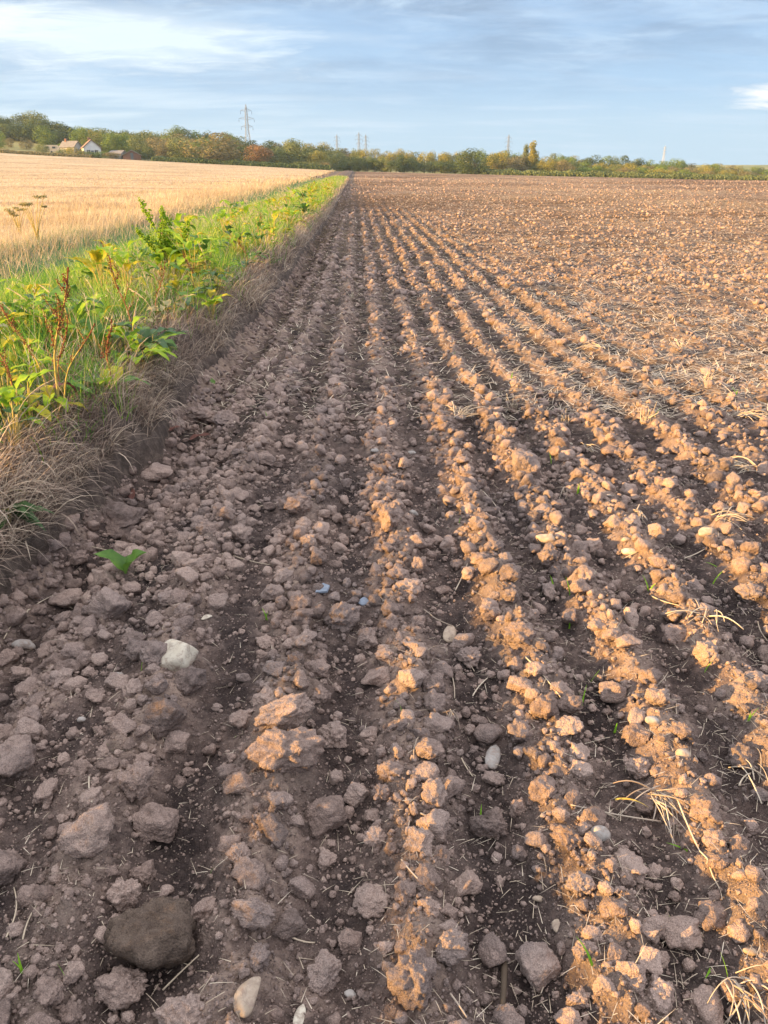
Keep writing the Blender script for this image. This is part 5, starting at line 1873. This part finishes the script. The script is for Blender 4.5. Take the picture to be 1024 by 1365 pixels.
    row(478, 628, 11, 330, 0, 20, ['yellow', 'yellow', 'olive'], 'the centre wood with sunlit tops painted yellow', 'trees of the centre wood')  # yellow crowns stand in for low sun on the tops
    row(450, 622, 13, 288, 12, 22, ['dark', 'olive', 'dark'], 'the lower centre wood row with shade painted dark', 'front trees of the centre wood')  # dark crowns paint the shadow over the lower wood
    row(640, 760, 13, 330, 0, 20, ['yellow', 'olive', 'green'], 'the back row behind the poplars', 'trees behind the poplars')
    row(740, 1080, 13, 340, 0, 19, ['olive', 'green', 'yellow', 'brown', 'dark'], 'the back row of the right wood', 'back trees of the right wood')
    row(735, 1080, 15, 310, 7, 20, ['olive', 'yellow', 'brown', 'green'], 'the middle row of the right wood', 'middle trees of the right wood')
    row(715, 1080, 16, 284, 14, 20, ['olive', 'green', 'yellow', 'brown'], 'the low front row of the right wood', 'front trees of the right wood')


build_trees()


def hedge(pts, Y, h, w, mat, label, seed, n=9000):
    """a long low hedge of leaf sprays; pts = photo columns, runs across the far field edge"""
    r = np.random.default_rng(seed)
    x0, x1 = place_px(pts[0], Y)[0], place_px(pts[1], Y)[0]
    t = r.uniform(0, 1, n)
    X = x0 + (x1 - x0) * t
    hh = h * (0.8 + 0.3 * pn2(X * .25, X * 0 + seed, seed))
    a = r.uniform(0, math.pi, n)
    yy = Y + np.cos(a) * w / 2 * r.uniform(.85, 1.1, n)
    zz = np.sin(a) ** .6 * hh * r.uniform(.85, 1.05, n)
    Z = macro(X, yy) + zz
    P = np.stack([X, yy, Z], -1)
    Nn = np.stack([r.normal(0, .5, n), np.cos(a), np.sin(a)], -1) + r.normal(0, .4, (n, 3))
    Nn /= np.linalg.norm(Nn, axis=1)[:, None]
    u = np.cross(Nn, r.normal(size=(n, 3))); u /= np.linalg.norm(u, axis=1)[:, None]
    b = np.cross(Nn, u)
    s = r.uniform(.18, .4, n)[:, None]
    V = np.stack([P - u * s, P + b * s, P + u * s, P - b * s], 1).reshape(-1, 3)
    base = np.array([(x0 + x1) / 2, Y, macro1((x0 + x1) / 2, Y)])
    o = link('hedge', mesh_np('hedge', V - base, np.arange(len(V)).reshape(-1, 4), M['crown_' + mat], False, {'tint': np.repeat(r.uniform(.1, .9, n), 4)}), None, base)
    tag(o, label, 'hedge')


hedge((640, 1100), 272, 1.9, 3.0, 'olive', 'long low green hedge along the far right side of the seedbed', 41, 14000)
hedge((205, 440), 273, 1.6, 3.0, 'dark', 'low dark hedge behind the stubble field below the trees', 42, 8000)
hedge((-20, 125), 271, 0.9, 2.0, 'brown', 'thin brownish hedge at the top of the stubble field on the left', 43, 4500)


# ---------------------------------------------------------------- buildings and pylons
M['white_wall'] = simple_mat('white_render', (0.66, 0.66, 0.66), (0.80, 0.80, 0.80), 1.0, 0.9)
M['grey_wall'] = simple_mat('grey_render', (0.30, 0.30, 0.31), (0.40, 0.40, 0.40), 1.0, 0.9)
M['grey_roof'] = simple_mat('grey_slates', (0.16, 0.15, 0.15), (0.24, 0.23, 0.22), 2.0, 0.8)
M['brown_roof'] = simple_mat('brown_tiles', (0.20, 0.13, 0.10), (0.30, 0.20, 0.16), 2.0, 0.8)
M['brick'] = simple_mat('red_brick', (0.17, 0.09, 0.07), (0.24, 0.13, 0.10), 2.0, 0.9)
M['cream'] = simple_mat('cream_panel', (0.42, 0.39, 0.33), (0.52, 0.48, 0.42), 1.0, 0.6)
M['glass'] = simple_mat('dark_glass', (0.03, 0.035, 0.04), (0.06, 0.065, 0.07), 1.0, 0.15, spec=0.6)
M['steel'] = simple_mat('galvanised_steel', (0.20, 0.22, 0.25), (0.28, 0.30, 0.33), 0.5, 0.6)
M['pale_steel'] = simple_mat('pale_steel', (0.50, 0.52, 0.55), (0.60, 0.60, 0.62), 0.5, 0.6)
M['door'] = simple_mat('painted_door', (0.10, 0.12, 0.14), (0.14, 0.16, 0.18), 1.0, 0.5)


def house(px, Y, W, D, H, RH, rot, wall, roof, label, name='house', chim=True, wins=2):
    X, Y = place_px(px, Y)
    z = macro1(X, Y) - 0.1
    p = empty(name, (X, Y, z), rot)
    tag(p, label, 'house' if name != 'shed' else 'shed')
    # the gable looks along -Y, ridge along Y
    a = Acc()
    w, d = W / 2, D / 2
    v = [[-w, -d, 0], [w, -d, 0], [w, -d, H], [0, -d, H + RH], [-w, -d, H], [-w, d, 0], [w, d, 0], [w, d, H], [0, d, H + RH], [-w, d, H]]
    a.add(v, [[0, 1, 2, 4], [5, 9, 7, 6], [1, 6, 7, 2], [0, 4, 9, 5]], [[4, 2, 3], [9, 8, 7]])
    a.obj('wall', M[wall], p)
    rf = Acc()
    sl = math.hypot(w, RH)
    ang = math.atan2(RH, w)
    for sgn in (-1, 1):
        c, s = math.cos(ang), math.sin(ang)
        R = np.array([[c, 0, sgn * s], [0, 1, 0], [-sgn * s, 0, c]])
        rf.box((sgn * (w / 2 + .12), 0, H + RH / 2 + .08), (sl + .5, D + .7, .16), R)
    ro = rf.obj('roof', M[roof], p)
    if chim:
        c = Acc(); c.box((0, d * .6, H + RH + .35), (.7, .7, 1.3)); c.obj('chimney', M['brick'], ro)
    for k in range(wins):
        x = (k - (wins - 1) / 2) * W * .45
        g = Acc(); g.box((x, -d - .02, H * .55), (.95, .08, 1.1)); wo = g.obj('window', M['glass'], p)
        f = Acc()
        for dx, dz, sx, sz in ((0, .6, 1.15, .1), (0, -.6, 1.15, .1), (.53, 0, .1, 1.1), (-.53, 0, .1, 1.1), (0, 0, .06, 1.1)):
            f.box((x + dx, -d - .07, H * .55 + dz), (sx, .07, sz))
        f.obj('frame', M['cream'], wo)
    for k in range(3):
        y = (k - 1) * D * .3
        g = Acc(); g.box((w + .02, y, H * .55), (.08, .95, 1.1)); g.obj('window', M['glass'], p)
    g = Acc(); g.box((-W * .0, -d - .03, 1.0), (.9, .06, 2.0)); g.obj('door', M['door'], p)
    return p


house(125, 285, 5.4, 7, 2.8, 2.2, 0.40, 'white_wall', 'brown_roof', 'white farmhouse with steep gable before the green trees')
house(99, 292, 4.0, 6, 2.4, 1.7, 1.15, 'grey_wall', 'grey_roof', 'grey-roofed house left of the white gabled farmhouse')
house(178, 280, 5.6, 7, 1.3, 1.4, 0.25, 'brick', 'grey_roof', 'low shed with red gable right of the farmhouse', 'shed', False, 0)
house(160, 284, 5.0, 4, 1.5, 0.9, 1.4, 'grey_wall', 'grey_roof', 'low pale outbuilding joined behind the red-gabled shed', 'shed', False, 0)


def caravan():
    X, Y = place_px(73, 296)
    z = macro1(X, Y)
    p = empty('caravan', (X, Y, z), 0.2)
    tag(p, 'small cream caravan on the grass left of the houses', 'caravan')
    a = Acc()
    pr = np.array([[-2.4, .5], [2.3, .5], [2.6, 1.2], [2.2, 2.3], [1.7, 2.5], [-2.0, 2.5], [-2.5, 2.1], [-2.6, 1.1]])
    v = np.concatenate([np.stack([pr[:, 0], np.full(8, -1.05), pr[:, 1]], -1), np.stack([pr[:, 0], np.full(8, 1.05), pr[:, 1]], -1)])
    q = [[i, i + 8, (i + 1) % 8 + 8, (i + 1) % 8] for i in range(8)]
    q += [[0, 1, 6, 7], [1, 2, 5, 6], [2, 3, 4, 5], [8, 15, 14, 9], [9, 14, 13, 10], [10, 13, 12, 11]]
    a.add(v, q); a.obj('body', M['cream'], p)
    for x in (-1.3, 0.9):
        g = Acc(); g.box((x, -1.07, 1.7), (1.0, .06, .6)); g.obj('window', M['glass'], p)
    w = Acc()
    th = np.linspace(0, 2 * math.pi, 13)
    w.tube([[0, -1.08, .33], [0, -.85, .33]], .33, 14); w.obj('wheel', M['glass'], p)


caravan()


def bar(a, p, q, w):
    a.tube([p, q], w, 4)


def pylon(px, Y, H, label, mat='steel', th=1.0, rot=0.3):
    X, Y = place_px(px, Y)
    z = macro1(X, Y)
    p = empty('electricity_pylon', (X, Y, z), rot)
    tag(p, label, 'pylon', 'electricity pylons')
    a = Acc()
    w = 0.0016 * H * th + .02
    lv = [0, .14, .27, .39, .50, .60, .69, .78, .87, .95, 1.0]
    wd = [.085, .070, .057, .045, .034, .027, .024, .022, .019, .012, .002]
    for i in range(len(lv) - 1):
        z0, z1, a0, a1 = lv[i] * H, lv[i + 1] * H, wd[i] * H, wd[i + 1] * H
        c0 = [(-a0, -a0), (a0, -a0), (a0, a0), (-a0, a0)]
        c1 = [(-a1, -a1), (a1, -a1), (a1, a1), (-a1, a1)]
        for k in range(4):
            j = (k + 1) % 4
            bar(a, (*c0[k], z0), (*c1[k], z1), w * 1.3)
            bar(a, (*c0[k], z0), (*c1[j], z1), w * .8)
            bar(a, (*c0[j], z0), (*c1[k], z1), w * .8)
            bar(a, (*c1[k], z1), (*c1[j], z1), w * .8)
    a.obj('lattice_tower', M[mat], p)
    for zz, L in ((.60, .115), (.74, .15), (.88, .11)):
        c = Acc()
        for s in (-1, 1):
            tip = (s * L * H, 0, zz * H + .01 * H)
            for y in (-.02 * H, .02 * H):
                bar(c, (s * .02 * H, y, zz * H), tip, w)
                bar(c, (s * .02 * H, y, (zz + .045) * H), tip, w * .9)
            for u in (.33, .66):
                bar(c, (s * (.02 + (L - .02) * u) * H, 0, zz * H), (s * (.02 + (L - .02) * u) * H, 0, (zz + .045 * (1 - u)) * H), w * .8)
        ca = c.obj('cross_arm', M[mat], p)
        for s in (-1, 1):
            d = Acc(); bar(d, (s * L * H, 0, zz * H), (s * L * H, 0, (zz - .05) * H), w * 1.2)
            d.obj('insulator', M['glass'], ca)


def pylon_px(px, Y, top, label, **k):
    X, _ = place_px(px, Y)
    r = ray(px, top)
    H = CAM_H + r[2] / r[1] * Y - macro1(X, Y)
    pylon(px, Y, H, label, **k)


pylon_px(333, 520, 139, 'tall lattice pylon above the rust-brown tree, largest of all', th=1.0)
pylon_px(450, 1000, 179, 'small distant pylon left of the far pair', th=1.4)
pylon_px(479, 950, 176, 'distant pylon above the end of the verge, left of a pair', th=1.4)
pylon_px(488, 980, 179, 'distant pylon above the end of the verge, right of a pair', th=1.4)
pylon_px(676, 930, 179, 'distant pylon left of the poplars', th=1.5)
pylon_px(883, 1200, 194, 'pale distant pylon above the right wood', mat='pale_steel', th=2.0)


def haze():
    b = Acc()
    b.box((0, 480, 12), (2600, 1900, 130))
    m, nt = new_mat('air')
    v = N(nt, 'ShaderNodeVolumePrincipled')
    v.inputs['Color'].default_value = (0.66, 0.84, 1.0, 1)
    v.inputs['Density'].default_value = 0.00020
    v.inputs['Anisotropy'].default_value = 0.2
    out = N(nt, 'ShaderNodeOutputMaterial')
    nt.links.new(v.outputs[0], out.inputs['Volume'])
    o = b.obj('haze', m)
    tag(o, 'thin evening haze over the fields', 'haze', kind='stuff')


haze()
